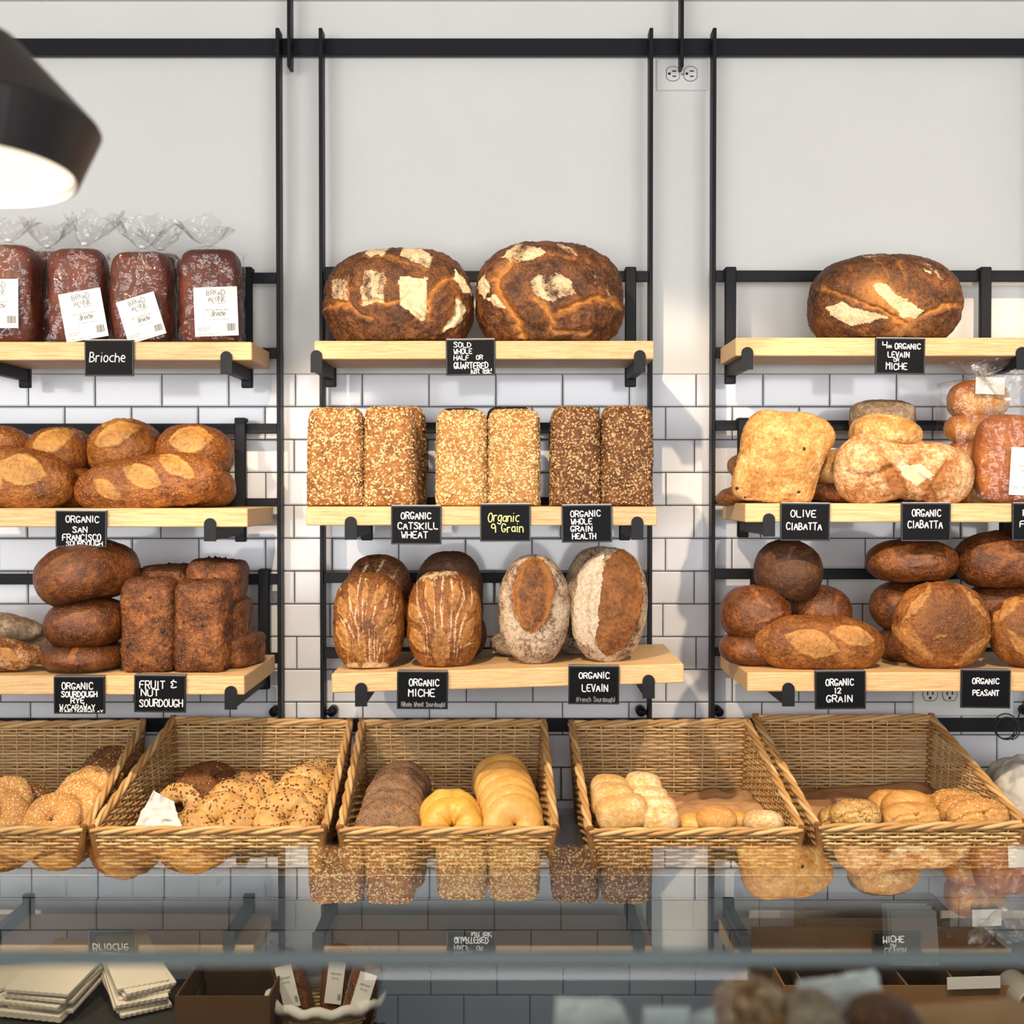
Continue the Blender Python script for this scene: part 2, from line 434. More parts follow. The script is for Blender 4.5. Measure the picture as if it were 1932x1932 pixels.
for i, (a, b, c, d) in enumerate(wins):
    w = tag(empty('window_%d' % (i+1), ((a+b)/2, yf, c)), kind='structure')
    hx, hz = (b-a)/2, (d-c)/2
    for s in (-1, 1):
        MB().box((s*(hx-.03), 0, hz), (.03, .05, hz), .004).build('frame', M['steel_black'], w)
        MB().box((0, 0, hz+s*(hz-.03)), (hx-.06, .05, .03), .004).build('frame', M['steel_black'], w)
    MB().box((0, 0, hz), (hx-.06, .004, hz-.06)).build('pane', M['window_glass'], w)

dr = tag(empty('added_door_1', (.15, yf, 0)), kind='structure')  # unseen door, added to go with the extra daylight source
for s in (-1, 1):
    MB().box((s*.66, 0, 1.275), (.04, .045, 1.275), .004).build('added_door_frame', M['steel_black'], dr)
    MB().box((0, 0, 1.275+s*1.225), (.62, .045, .05), .004).build('added_door_frame', M['steel_black'], dr)
MB().box((0, 0, 1.275), (.62, .004, 1.175)).build('pane', M['window_glass'], dr)
# subway tiles: each one a part of the back wall
ZT = at(966, 705, -.008).z
PZ = .0767; PX = .1556; GAP = .0024
X0 = at(682.5, 735, -.008).x
def tile_mesh(w, h, name):
    b = .003; hx, hz = w/2, h/2
    v = [(-hx,0,-hz),(hx,0,-hz),(hx,0,hz),(-hx,0,hz),
         (-hx,-.0055,-hz),(hx,-.0055,-hz),(hx,-.0055,hz),(-hx,-.0055,hz),
         (-hx+b,-.008,-hz+b),(hx-b,-.008,-hz+b),(hx-b,-.008,hz-b),(-hx+b,-.008,hz-b)]
    f = [(0,1,5,4),(1,2,6,5),(2,3,7,6),(3,0,4,7),(4,5,9,8),(5,6,10,9),(6,7,11,10),(7,4,8,11),(8,9,10,11)]
    me = bpy.data.meshes.new(name); me.from_pydata(v, [], f); me.materials.append(M['tile']); return me
tm = tile_mesh(PX-GAP, PZ-GAP, 'tile')
R = random.Random(5)
g = MB().box((0, -.0025, ZT/2), (RX, .0025, ZT/2)).build('grout_bed', M['grout'], wall_back)
rest = MB()
for r in range(22):
    z = ZT-(r+.5)*PZ
    if z < PZ*.5: break
    off = (.0 if r % 2 == 0 else .54)*PX + R.uniform(-.004, .004)
    seen = (r <= 11) or (r >= 15 and r <= 20)
    lim = 1.29
    k0 = int(math.floor((-RX-X0-off)/PX))+1; k1 = int(math.floor((RX-X0-off)/PX))
    for k in range(k0, k1):
        x = X0+off+(k+.5)*PX
        if seen and abs(x) < lim:
            o = link('tile', tm, None, wall_back, (x, 0, z), (R.uniform(-.004,.004), 0, R.uniform(-.004,.004)))
        else:
            rest.add([(x+a, b, z+c) for a, b, c in [v.co[:] for v in tm.vertices]], [tuple(p.vertices) for p in tm.polygons])
o = rest.build('tile_field', M['tile'], wall_back); o['kind'] = 'stuff'

# ------------------------------------------------------------------ rail, racks, brackets, shelves
YU0, YU1 = -.030, -.074         # depth of the upright flats
ST = M['steel_black']
def zpx(py, Y): return at(966, py, Y).z
def bar(name, x0, x1, y0, y1, z0, z1, parent=None, loc=(0,0,0), bev=.0012, mat=None):
    return MB().box(((x0+x1)/2-loc[0], (y0+y1)/2-loc[1], (z0+z1)/2-loc[2]), (abs(x1-x0)/2, abs(y1-y0)/2, abs(z1-z0)/2), bev).build(name, mat or ST, parent)
ra = tag(empty('hanging_rail', (0, -.05, zpx(87, -.06))), 'long black steel rail high on the wall above the bread racks', 'rail')
L0 = ra.location
bar('rail_bar', -2.2, 2.2, -.014, -.029, zpx(104, -.029), zpx(72, -.029), ra, L0)
for px in (-197, 545, 1287, 2029):
    x = at(px, 60, -.07).x
    bar('hanger_strap', x-.004, x+.004, -.030, -.072, zpx(126, -.07), CEIL, ra, L0)
fr = tag(empty('foot_rail', (0, -.05, zpx(1368, -.06))), 'black steel bar low on the tiled wall behind the wicker baskets', 'rail')
bar('rail_bar', -2.2, 2.2, -.014, -.029, zpx(1381, -.029), zpx(1356, -.029), fr, fr.location)

def rack(label, ul, ur, bars):
    zb, zt = zpx(1362, -.074), zpx(52, -.074)
    xl, xr = at(ul, 700, YU1).x, at(ur, 700, YU1).x
    t = tag(empty('shelf_rack', ((xl+xr)/2, -.05, zb)), label, 'rack', 'black wall racks holding the bread shelves')
    L = t.location
    for x in (xl, xr):
        up = bar('upright', x-.0042, x+.0042, YU0, YU1, zb, zt, t, L)
        s = 1 if x == xl else -1
        pg = MB().tube([(x+s*.018-L.x, 0-L.y-.008, .018), (x+s*.018-L.x, -.050-L.y, .018)], .011, 12)
        pg.tube([(x-L.x, -.05-L.y, .018), (x+s*.018-L.x, -.05-L.y, .018)], .006, 8)
        pg.build('wall_peg', ST, t, smooth=True)
    for (a, b) in bars:
        bar('crossbar', xl+.004, xr-.004, -.058, -.070, zpx(b, -.07), zpx(a, -.07), t, L)
    return t
RACKS = [('left black steel rack behind the brioche, sourdough and rye shelves', -98, 525, [(514,534),(656,676),(799,818),(940,956),(1083,1103),(1232,1252)]),
         ('middle black steel rack behind the seeded pan loaves', 606, 1228, [(511,531),(655,675),(797,817),(938,954),(1080,1100),(1222,1242)]),
         ('right black steel rack behind the ciabatta and peasant loaves', 1347, 1970, [(510,531),(655,675),(793,812),(936,952),(1073,1093),(1222,1238)])]
for r in RACKS: rack(*r)

TH = .0385                      # oak board thickness
YB = -.092
SH = {}                         # shelf key -> (z top, y front)
def shelf(key, label, x0, x1, y0, yf, roll=0.0):
    """x0,x1 = front corners px, y0 = top edge px at the left/right mean, yf = front plane"""
    a, b = at(x0, y0, yf), at(x1, y0, yf)
    zt = a.z; SH[key] = (zt, yf)
    cx = (a.x+b.x)/2
    o = MB().box((0, (YB-yf)/2, -TH/2), ((b.x-a.x)/2, (YB-yf)/2, TH/2), .0018).build('oak_shelf', M['oak'], None, (cx, yf, zt), (0, roll, 0))
    return tag(o, label, 'shelf', 'pale oak bread shelves')
YT, YM, YBt = -.290, -.375, -.425
shelf('LT', 'oak shelf carrying the wrapped brioche loaves', -166, 475, 645, YT)
shelf('CT', 'oak shelf carrying two huge flour-patterned loaves', 593, 1234, 643, YT)
shelf('RT', 'oak shelf carrying a single huge dark loaf', 1388, 2029, 637, YT)
shelf('LM', 'oak shelf carrying the golden blistered sourdough loaves', -196, 467, 959, YM)
shelf('CM', 'oak shelf carrying six upright seeded pan loaves', 577, 1240, 956, YM)
shelf('RM', 'oak shelf carrying the ciabatta and wrapped focaccia', 1406, 2069, 950, YM)
shelf('LB', 'oak shelf carrying the dark rye stack and fruit loaves', -205, 461, 1275, YBt)
shelf('CB', 'slightly tilted oak shelf carrying the scored miche and levain loaves', 625, 1290, 1262, YBt, math.radians(-1.65))
shelf('RB', 'oak shelf carrying the peasant boules and seeded batard', 1410, 2076, 1269, YBt)
def bracket(key, px, label, dz=0.0, top=0.0):
    zt, yf = SH[key]; zt += dz
    x = at(px, 700, yf-.004).x
    t = tag(empty('shelf_bracket', (x, YB+.01, zt-TH)), label, 'bracket', 'black steel shelf brackets')
    L = t.location
    h = zpx({'T': 503, 'M': 788, 'B': 1074}[key[1]], -.088)-(zt-TH)
    bar('back_plate', x-.0125, x+.0125, -.072, -.088, zt-TH-.042, zt-TH+h, t, L, .002)
    bar('hook', x-.0125, x+.0125, -.052, -.072, zt-TH+h-.010, zt-TH+h, t, L, .002)
    bar('arm', x-.010, x+.010, -.086, yf-.001, zt-TH-.026, zt-TH-.001, t, L, .001)
    hw, z0, z1 = .0122, zt-TH-.029, zt-TH+.0185
    v = []; n = 10
    pts = [(-hw, z0), (hw, z0)] + [(hw*math.cos(math.pi*k/n), z1-hw+hw*math.sin(math.pi*k/n)) for k in range(n+1)]
    for y in (yf-.0005, yf-.0055): v += [(p[0], y-L.y, p[1]-L.z) for p in pts]
    m = len(pts)
    f = [tuple(range(m)), tuple(range(2*m-1, m-1, -1))] + [(i, i+m, (i+1) % m+m, (i+1) % m) for i in range(m)]
    mesh_obj('front_tab', v, f, ST, t)
for a in [('LT', 427, 'bracket tab under the right end of the brioche shelf'), ('LT', -25, 'bracket under the far left of the brioche shelf'),
          ('LM', 395, 'bracket tab under the golden sourdough shelf'), ('LB', 433, 'bracket tab beside the fruit and nut sign'),
          ('CT', 597, 'left bracket of the two huge loaves shelf'), ('CT', 1207, 'right bracket of the two huge loaves shelf'),
          ('CM', 661, 'left bracket of the seeded pan loaf shelf'), ('CM', 1203, 'right bracket of the seeded pan loaf shelf'),
          ('CB', 680, 'left bracket of the tilted miche shelf', -.0075), ('CB', 1225, 'right bracket of the tilted miche shelf', .0085),
          ('RT', 1410, 'bracket left of the huge single loaf'), ('RT', 1928, 'bracket right of the huge single loaf'),
          ('RM', 1452, 'bracket left of the olive ciabatta sign'), ('RM', 2005, 'bracket under the wrapped focaccia'), ('RB', 1490, 'bracket left of the twelve grain sign')]:
    bracket(*a)

# ------------------------------------------------------------------ stroke lettering
GL = {'A':'002640 1232','B':'0006 062635342303 2342412000','C':'4536160402103041','D':'0006 062644422000','E':'46060040 0333','F':'460600 0333',
 'G':'4536160402103042 4222','H':'0006 4046 0343','I':'2026','J':'3631201001','K':'0006 460340','L':'060040','M':'0006 062346 4640','N':'0006 0640 4046',
 'O':'26163605040201103041424445362616','P':'0006 063645443303','Q':'163644423010020416 2240','R':'0006 063645443303 2340','S':'45361605143332413010 1001','T':'0646 2620',
 'U':'060110304146','V':'0620 2046','W':'0610 1023 2330 3046','X':'0046 0640','Y':'0623 462320','1':'152620','2':'051636454400 0040','4':'0603 0343 4640','9':'4436160413334440',
 '&':'45260523012041 2726','/':'0046','(':'36141230',')':'16343210','!':'2623 2020','+':'2125 0343','#':'1016 3036 0242 0444',',':'1110','-':'1333',
 'a':'3414021031 3430','c':'3414021030','d':'3414021031 3630','e':'0232332414021030','g':'3616041233 36312001','h':'0006 0314243330','i':'1014 1616','j':'26211000 2727',
 'k':'0006 340230','l':'1016','n':'0004 0314243330','o':'142433312010010314','r':'0004 03142434','s':'3414031322312000','t':'16112030 0434','u':'0401102031 3430','w':'0410 1022 2230 3044'}
GL['O'] = '2636453 '.strip() and '263644423020100204162636'
GL['Q'] = GL['O']+' 2240'
DESC = {'g':-2, 'j':-2}; NARROW = {'I':.5, 'i':.4, 'l':.4, '1':.6, '!':.4, '(':.6, ')':.6, 'j':.5, 't':.75, 'r':.75}
def chaikin(P):
    if len(P) < 3: return P
    out = [P[0]]
    for i in range(len(P)-1):
        a, b = P[i], P[i+1]
        if i > 0: out.append((a[0]*.75+b[0]*.25, a[1]*.75+b[1]*.25))
        if i < len(P)-2: out.append((a[0]*.25+b[0]*.75, a[1]*.25+b[1]*.75))
    out.append(P[-1]); return out
def text_strokes(txt, x0, x1, yb, h, rng, jit=.05, slant=0.0):
    """polylines in the same units as x0.. (y up)"""
    adv = []
    for ch in txt:
        if ch == ' ': adv.append(.55)
        else: adv.append((.72 if ch.isupper() or ch.isdigit() or ch in '&#+' else .62)*NARROW.get(ch, 1))
    tot = sum(a+.24 for a in adv)-.24
    k = (x1-x0)/tot
    x = x0; out = []
    for ch, a in zip(txt, adv):
        if ch in GL:
            dj = rng.uniform(-jit, jit)*h; sc = 1+rng.uniform(-jit, jit)*1.2; wmax = 4.0 if (ch.isupper() or ch.isdigit() or ch in '&#+/()!') else 3.0
            if ch in NARROW: ox = -(2 if ch in 'I1!()' else 1)*0+ (0)
            for st in GL[ch].split(' '):
                P = [(int(st[i]), int(st[i+1])) for i in range(0, len(st)-1, 2)]
                P = chaikin(P)
                Q = []
                for (a1, b1) in P:
                    if ch in 'Iil!1': xx = (a1-(2 if ch in 'I!1' else 1))/wmax+.5
                    else: xx = a1/wmax
                    yy = (b1+DESC.get(ch, 0))/6.0*sc
                    Q.append((x+(xx*a)*k+yy*h*slant, yb+yy*h+dj))
                out.append(Q)
        x += (a+.24)*k
    return out
RIB = [0]
def ribbon(mb, P, w, y):
    """flat pen stroke, each segment a hair in front of the last so that none are coplanar"""
    for i in range(len(P)-1):
        a, b = np.array(P[i]), np.array(P[i+1]); d = b-a; L = np.linalg.norm(d)
        if L < 1e-9: d = np.array([1e-4, 0]); L = 1e-4
        d = d/L; n = np.array([-d[1], d[0]])*w/2
        RIB[0] = (RIB[0]+1) % 23; yy = y-RIB[0]*1.2e-5
        c = [a+n, a+n*.5-d*w*.38, a-n*.5-d*w*.38, a-n, b-n, b-n*.5+d*w*.38, b+n*.5+d*w*.38, b+n]
        mb.add([(p[0], yy, p[1]) for p in c], [tuple(range(8))])

SIGNS = [
 ('LT', (161,642,253,710), 'chalk sign reading Brioche', [('Brioche',170,236,683,17,'chalk')]),
 ('CT', (842,641,935,709), 'chalk sign saying sold whole, half or quartered', [('SOLD',857,889,656,9,0),('WHOLE',857,891,668,9,0),('HALF',857,885,680,9,0),('OR',899,911,679,8,0),('QUARTERED',857,921,696,11,0),('just ask!',888,928,705,9,0)]),
 ('RT', (1650,638,1744,706), 'chalk sign for four pound organic levain or miche', [('4',1664,1672,657,12,0),('#',1674,1681,657,6,0),('ORGANIC',1687,1735,658,10,0),('LEVAIN',1674,1714,674,10,0),('OR',1685,1695,682,6,0),('MICHE',1671,1710,697,12,0)]),
 ('LM', (106,963,202,1032), 'chalk sign reading Organic San Francisco Sourdough', [('ORGANIC',125,187,985,12,0),('SAN',138,165,1004,11,0),('FRANCISCO',119,191,1019,11,0),('SOURDOUGH',126,194,1029,8,0)]),
 ('CM', (738,954,833,1027), 'chalk sign reading Organic Catskill Wheat', [('ORGANIC',757,813,979,12,0),('CATSKILL',751,826,998,12,0),('WHEAT',758,807,1015,12,0)]),
 ('CM', (906,951,1001,1022), 'chalk sign with yellow writing Organic 9 Grain', [('Organic',921,979,984,16,'chalk_yellow'),('9 Grain',927,987,1004,15,'chalk_yellow')]),
 ('CM', (1060,953,1155,1024), 'chalk sign reading Organic Whole Grain Health', [('ORGANIC',1077,1133,975,11,0),('WHOLE',1078,1117,989,10,0),('GRAIN',1077,1117,1003,10,0),('HEALTH',1080,1124,1017,10,0)]),
 ('RM', (1471,949,1565,1020), 'chalk sign reading Olive Ciabatta', [('OLIVE',1491,1538,975,12,0),('CIABATTA',1483,1549,999,13,0)]),
 ('RM', (1699,949,1793,1021), 'chalk sign reading Organic Ciabatta', [('ORGANIC',1720,1774,974,12,0),('CIABATTA',1712,1777,996,13,0)]),
 ('RM', (1908,949,2003,1020), 'chalk sign cut by the right picture edge below the focaccia', [('H',1929,1938,973,11,0),('FO',1923,1943,994,11,0)]),
 ('LB', (103,1276,199,1346), 'chalk sign reading Organic Sourdough Rye', [('ORGANIC',118,176,1300,12,0),('SOURDOUGH',117,184,1314,10,0),('RYE',135,160,1326,10,0),('W/CARAWAY',114,180,1338,9,0),('SUNFLOWER+FLAX',113,195,1345,6,0)]),
 ('LB', (254,1273,351,1343), 'chalk sign reading Fruit and Nut Sourdough', [('FRUIT',264,311,1298,14,0),('&',322,333,1297,14,0),('NUT',267,300,1312,12,0),('SOURDOUGH',264,345,1332,13,0)]),
 ('CB', (749,1266,845,1337), 'chalk sign reading Organic Miche', [('ORGANIC',772,828,1293,12,0),('MICHE',771,820,1313,13,0),('(Whole Wheat Sourdough)',757,840,1332,8,'chalk_dim')]),
 ('CB', (1072,1256,1168,1328), 'chalk sign reading Organic Levain', [('ORGANIC',1092,1149,1279,11,0),('LEVAIN',1098,1146,1304,13,0),('(French Sourdough)',1087,1160,1323,8,'chalk_dim')]),
 ('RB', (1537,1266,1633,1338), 'chalk sign reading Organic 12 Grain', [('ORGANIC',1558,1610,1293,12,0),('12',1574,1586,1308,10,0),('GRAIN',1559,1607,1324,12,0)]),
 ('RB', (1811,1263,1905,1335), 'chalk sign reading Organic Peasant', [('ORGANIC',1833,1883,1289,10,0),('PEASANT',1834,1883,1311,10,0)]),
]
SR = random.Random(11)
for key, (x0,y0,x1,y1), label, lines in SIGNS:
    zt, yf = SH[key]; yb = yf-.0022
    a, b = at(x0, y1, yb), at(x1, y0, yb)
    w, h = b.x-a.x, b.z-a.z
    t = tag(empty('chalk_sign', (a.x, yb, a.z), (0, SR.uniform(-.012,.012), 0)), label, 'sign', 'chalk signs on the shelf fronts')
    MB().box((w/2, -.0015, h/2), (w/2, .0015, h/2), .0006).build('board', M['board'], t)
    e = .0016
    for c, hh in (((w/2,-.0035,e),(w/2,.001,e)), ((w/2,-.0035,h-e),(w/2,.001,e)), ((e,-.0035,h/2),(e,.001,h/2-2*e)), ((w-e,-.0035,h/2),(e,.001,h/2-2*e))):
        MB().box(c, hh, .0005).build('frame', M['board_frame'], t)
    MB().box((w/2, .004, h+.0007), (w/2-.001, .008, .0007)).build('clip', M['clip'], t)
    byc = {}
    for (tx, p0, p1, yb_, hp, mt) in lines:
        q0, q1 = at(p0, yb_, yb), at(p1, yb_-hp, yb)
        mb = byc.setdefault(mt or 'chalk', MB())
        for P in text_strokes(tx, q0.x-a.x, q1.x-a.x, q0.z-a.z, q1.z-q0.z, SR, .05, .08 if tx[0].isupper() and tx[1:2].islower() else .0):
            ribbon(mb, P, .0020 if hp > 9.5 else .0017 if hp > 7 else .0012, -.0034)
    for mt, mb in byc.items():
        mb.build('lettering', M[mt], t)
# ------------------------------------------------------------------ bread
_cs = {}
def cubesphere(N):
    if N in _cs: return _cs[N]
    lin = np.tan(np.linspace(-np.pi/4, np.pi/4, N+1))
    key = {}; V = []; Fc = []
    for ax in range(3):
        for sg in (-1, 1):
            idx = np.zeros((N+1, N+1), int)
            for i in range(N+1):
                for j in range(N+1):
                    p = [0, 0, 0]; p[ax] = sg; p[(ax+1) % 3] = lin[i]; p[(ax+2) % 3] = lin[j]
                    k = (round(p[0], 6), round(p[1], 6), round(p[2], 6))
                    if k not in key: key[k] = len(V); V.append(p)
                    idx[i, j] = key[k]
            for i in range(N):
                for j in range(N):
                    q = (idx[i, j], idx[i+1, j], idx[i+1, j+1], idx[i, j+1])
                    Fc.append(q if sg > 0 else q[::-1])
    V = np.array(V); V /= np.linalg.norm(V, axis=1)[:, None]
    _cs[N] = (V, np.array(Fc)); return _cs[N]
def polydist(X, Z, P):
    d = np.full(len(X), 1e9)
    for (a, b) in zip(P[:-1], P[1:]):
        ax, az = a; bx, bz = b; dx, dz = bx-ax, bz-az; L = dx*dx+dz*dz+1e-12
        t = np.clip(((X-ax)*dx+(Z-az)*dz)/L, 0, 1)
        d = np.minimum(d, np.hypot(X-ax-t*dx, Z-az-t*dz))
    return d
def inpoly(X, Z, P):
    c = np.zeros(len(X), bool); n = len(P); j = n-1
    for i in range(n):
        xi, zi = P[i]; xj, zj = P[j]
        k = ((zi > Z) != (zj > Z)) & (X < (xj-xi)*(Z-zi)/(zj-zi+1e-12)+xi)
        c ^= k; j = i
    return c
def set_attr(me, **kw):
    for k, a in kw.items():
        at_ = me.attributes.new(k, 'FLOAT', 'POINT'); at_.data.foreach_set('value', np.asarray(a, np.float32))
def quads_mesh(name, V, Fc):
    me = bpy.data.meshes.new(name)
    n, m = len(V), len(Fc); k = Fc.shape[1]
    me.vertices.add(n); me.vertices.foreach_set('co', np.ascontiguousarray(V, np.float32).ravel())
    me.loops.add(m*k); me.loops.foreach_set('vertex_index', np.ascontiguousarray(Fc, np.int32).ravel())
    me.polygons.add(m); me.polygons.foreach_set('loop_start', np.arange(0, m*k, k, dtype=np.int32))
    me.polygons.foreach_set('use_smooth', np.ones(m, bool))
    me.update(calc_edges=True); return me
def vnormals(V, Fc):
    a, b, c = V[Fc[:, 0]], V[Fc[:, 1]], V[Fc[:, 2]]
    n = np.cross(b-a, c-a); N = np.zeros_like(V)
    for k in range(Fc.shape[1]): np.add.at(N, Fc[:, k], n)
    return N/(np.linalg.norm(N, axis=1)[:, None]+1e-12)
SEED = [100]
def loaf_mesh(name, hx, hy, hz, N=30, e=2.4, flat=.8, lump=.05, lf=1.3, fine=.012, ff=9.0, marks=(), shape=None, flour=0.0, bake=.6, bakef=None, bub=0.0, front=True):
    SEED[0] += 7; sd = SEED[0]
    D, Fc = cubesphere(N)
    ex = e if isinstance(e, tuple) else (e, e, e)
    # superellipsoid with one exponent for x/z and another for y
    a = (np.abs(D[:,0])**ex[0] + np.abs(D[:,2])**ex[0])
    r = (a**(ex[1]/ex[0]) + np.abs(D[:,1])**ex[1])**(-1.0/ex[1])
    p = D*r[:, None]
    if flat < 1:
        z = p[:,2]; lo = -flat
        z2 = np.where(z < lo, lo+(z-lo)*.12, z); mn = lo-(1-flat)*.12
        p[:,2] = (z2-mn)/(1-mn)*2-1
    if shape is not None: p = shape(p)
    q = p*np.array([hx, hy, hz])
    Sx = min(hx, hz); Sm = min(hx, hy, hz)
    n = vnormals(q, Fc)
    iso = q/Sm
    d = lump*Sm*fbm(iso*lf+sd, sd, 3) + fine*Sm*fbm(iso*ff+sd, sd+3, 2)
    if bub:
        b = vnoise(iso*16+sd, sd+5); d += bub*Sm*np.clip(b-.15, 0, 1)**1.0
    score = np.zeros(len(q)); fl = np.full(len(q), float(flour))
    x, z = q[:,0], q[:,2]
    fw = sstep(.30, -.10, n[:,1]) if front else np.ones(len(q))
    jx = x + .05*Sx*fbm(iso*5+sd+9, sd+11, 2); jz = z + .05*Sx*fbm(iso*5+sd+31, sd+13, 2)
    for mk in marks:
        k = mk[0]
        if k == 'lens':
            _, u, v, L, Wd, ang = mk[:6]; o = mk[6] if len(mk) > 6 else {}
            X, Z = jx-u*hx, jz-v*hz; c, s_ = math.cos(math.radians(ang)), math.sin(math.radians(ang))
            ss = (X*c+Z*s_)/(L*Sx); tt = (-X*s_+Z*c)/(Sx*Wd)
            cv = o.get('curve', 0.0); tt = tt-cv*(1-ss*ss)
            env = np.clip(1-ss*ss, 0, 1)**o.get('pow', 1.0)
            qq = np.abs(tt)/(env+1e-3); ins = sstep(1.12, .88, qq)*(np.abs(ss) < 1)*fw
            score = np.maximum(score*(1-ins*o.get('over', 0)), ins*o.get('amt', 1.0)*(.62+.38*np.clip(qq, 0, 1)**2)); fl = fl*(1-ins)
            d += Sm*(o.get('h', .05)*ins*(1-np.clip(qq, 0, 1)**2) - o.get('dip', 0.0)*ins + o.get('ridge', .05)*np.exp(-((qq-1)/.16)**2)*np.sqrt(env)*(np.abs(ss) < 1)*fw*np.where(tt*o.get('side', 1) > 0, 1, .35))
        elif k == 'groove':
            _, P, w, dep = mk[:4]; amt = mk[4] if len(mk) > 4 else 1.0
            kx = .035*Sx*vnoise(iso*11+sd, sd+41)
            dd = polydist(jx+kx, jz+kx, [(u*hx, v*hz) for u, v in P])/(w*Sx)
            g_ = np.exp(-dd**2)*fw
            d -= dep*Sm*g_ - .3*dep*Sm*np.exp(-((dd-1.9)/.6)**2)*fw*(1+vnoise(iso*7, sd+3))
            score = np.maximum(score, amt*np.exp(-(dd/1.25)**2)*fw)
        elif k == 'poly':
            _, P, amt = mk[:3]; bands = mk[3] if len(mk) > 3 else 0
            c = inpoly(jx, jz, [(u*hx, v*hz) for u, v in P]).astype(float)*fw*amt
            if bands:
                rr = np.hypot(jx-mk[4][0]*hx, jz-mk[4][1]*hz)/Sx
                c *= .80+.20*np.sin(rr*bands+2*vnoise(iso*3, sd))
            fl = np.maximum(fl*(1-0*c), c)
        elif k == 'fline':
            _, P, w, amt = mk[:4]
            dd = polydist(.65*x+.35*jx, .65*z+.35*jz, [(u*hx, v*hz) for u, v in P])/(w*Sx)
            fl = np.maximum(fl, amt*np.exp(-dd**2)*fw)
        elif k == 'bulge':
            _, u, v, rad, h = mk
            dd = np.hypot(x-u*hx, z-v*hz)/(rad*Sx); d += h*Sm*np.exp(-dd**2)*fw
    q = q + n*d[:, None]
    bk = bake*sstep(-.1, .9, n[:,2]) if bakef is None else bakef(p, n)
    bk = np.clip(bk + .25*fbm(iso*1.7+sd, sd+21, 2)*bake, 0, 1)
    me = quads_mesh(name, q, Fc)
    set_attr(me, score=np.clip(score, 0, 1), flour=np.clip(fl, 0, 1), bake=bk)
    return me, q, n, Fc
def loaf(name, label, cat, bbox, Y, D, mat, base=None, roll=0.0, tilt=0.0, yaw=0.0, group=None, **kw):
    """bbox px of the unrolled loaf seen at depth Y; base = height of what it rests on"""
    x0, y0, x1, y1 = bbox
    a, b = at(x0, y1, Y), at(x1, y0, Y)
    zb = a.z if base is None else base
    hx, hz = (b.x-a.x)/2, (b.z-zb)/2
    me, q, n, Fc = loaf_mesh(name, hx, D/2, hz, **kw)
    o = link(name, me, M[mat], None, ((a.x+b.x)/2, Y, zb+hz), (math.radians(tilt), math.radians(roll), math.radians(yaw)))
    if label: tag(o, label, cat, group)
    o['_q'] = 0
    del o['_q']
    return o, q, n, Fc
def scatter(name, parent, q, n, Fc, count, size, mat, seed, cond=None, thick=.35, asp=.65, lift=.1, tilt=.35):
    """flakes lying on the surface, joined into one part"""
    rg = np.random.default_rng(seed)
    a, b, c, d_ = (q[Fc[:, k]] for k in range(4))
    area = np.linalg.norm(np.cross(c-a, d_-b), axis=1)
    fn = n[Fc].mean(axis=1); cen = (a+b+c+d_)/4
    w = area*(cond(cen, fn) if cond is not None else 1.0)
    w = np.clip(w, 0, None); w /= w.sum()
    id_ = rg.choice(len(Fc), count, p=w)
    s, t = rg.random(count)[:, None], rg.random(count)[:, None]
    P = (a[id_]*(1-s)+b[id_]*s)*(1-t)+(d_[id_]*(1-s)+c[id_]*s)*t
    Nn = fn[id_] + tilt*rg.normal(size=(count, 3))*.5; Nn /= np.linalg.norm(Nn, axis=1)[:, None]
    T = np.cross(Nn, rg.normal(size=(count, 3))); T /= np.linalg.norm(T, axis=1)[:, None]
    B = np.cross(Nn, T)
    sz = size*(.65+.7*rg.random(count))[:, None]
    V = []; ring = 6
    for k in range(ring):
        an = 2*math.pi*k/ring
        V.append(P+Nn*sz*lift*.3+T*sz*math.cos(an)+B*sz*asp*math.sin(an))
    V.append(P+Nn*sz*(thick+lift))
    V = np.stack(V, axis=1).reshape(-1, 3)
    base = np.arange(count)[:, None]*(ring+1)
    F3 = np.concatenate([base+np.array([[k, (k+1) % ring, ring]]) for k in range(ring)], axis=0)
    me = quads_mesh(name, V, F3)
    set_attr(me, rnd=np.repeat(rg.random(count), ring+1))
    o = link(name, me, M[mat], parent); o['kind'] = 'stuff'
    return o
def zs(k): return SH[k][0]

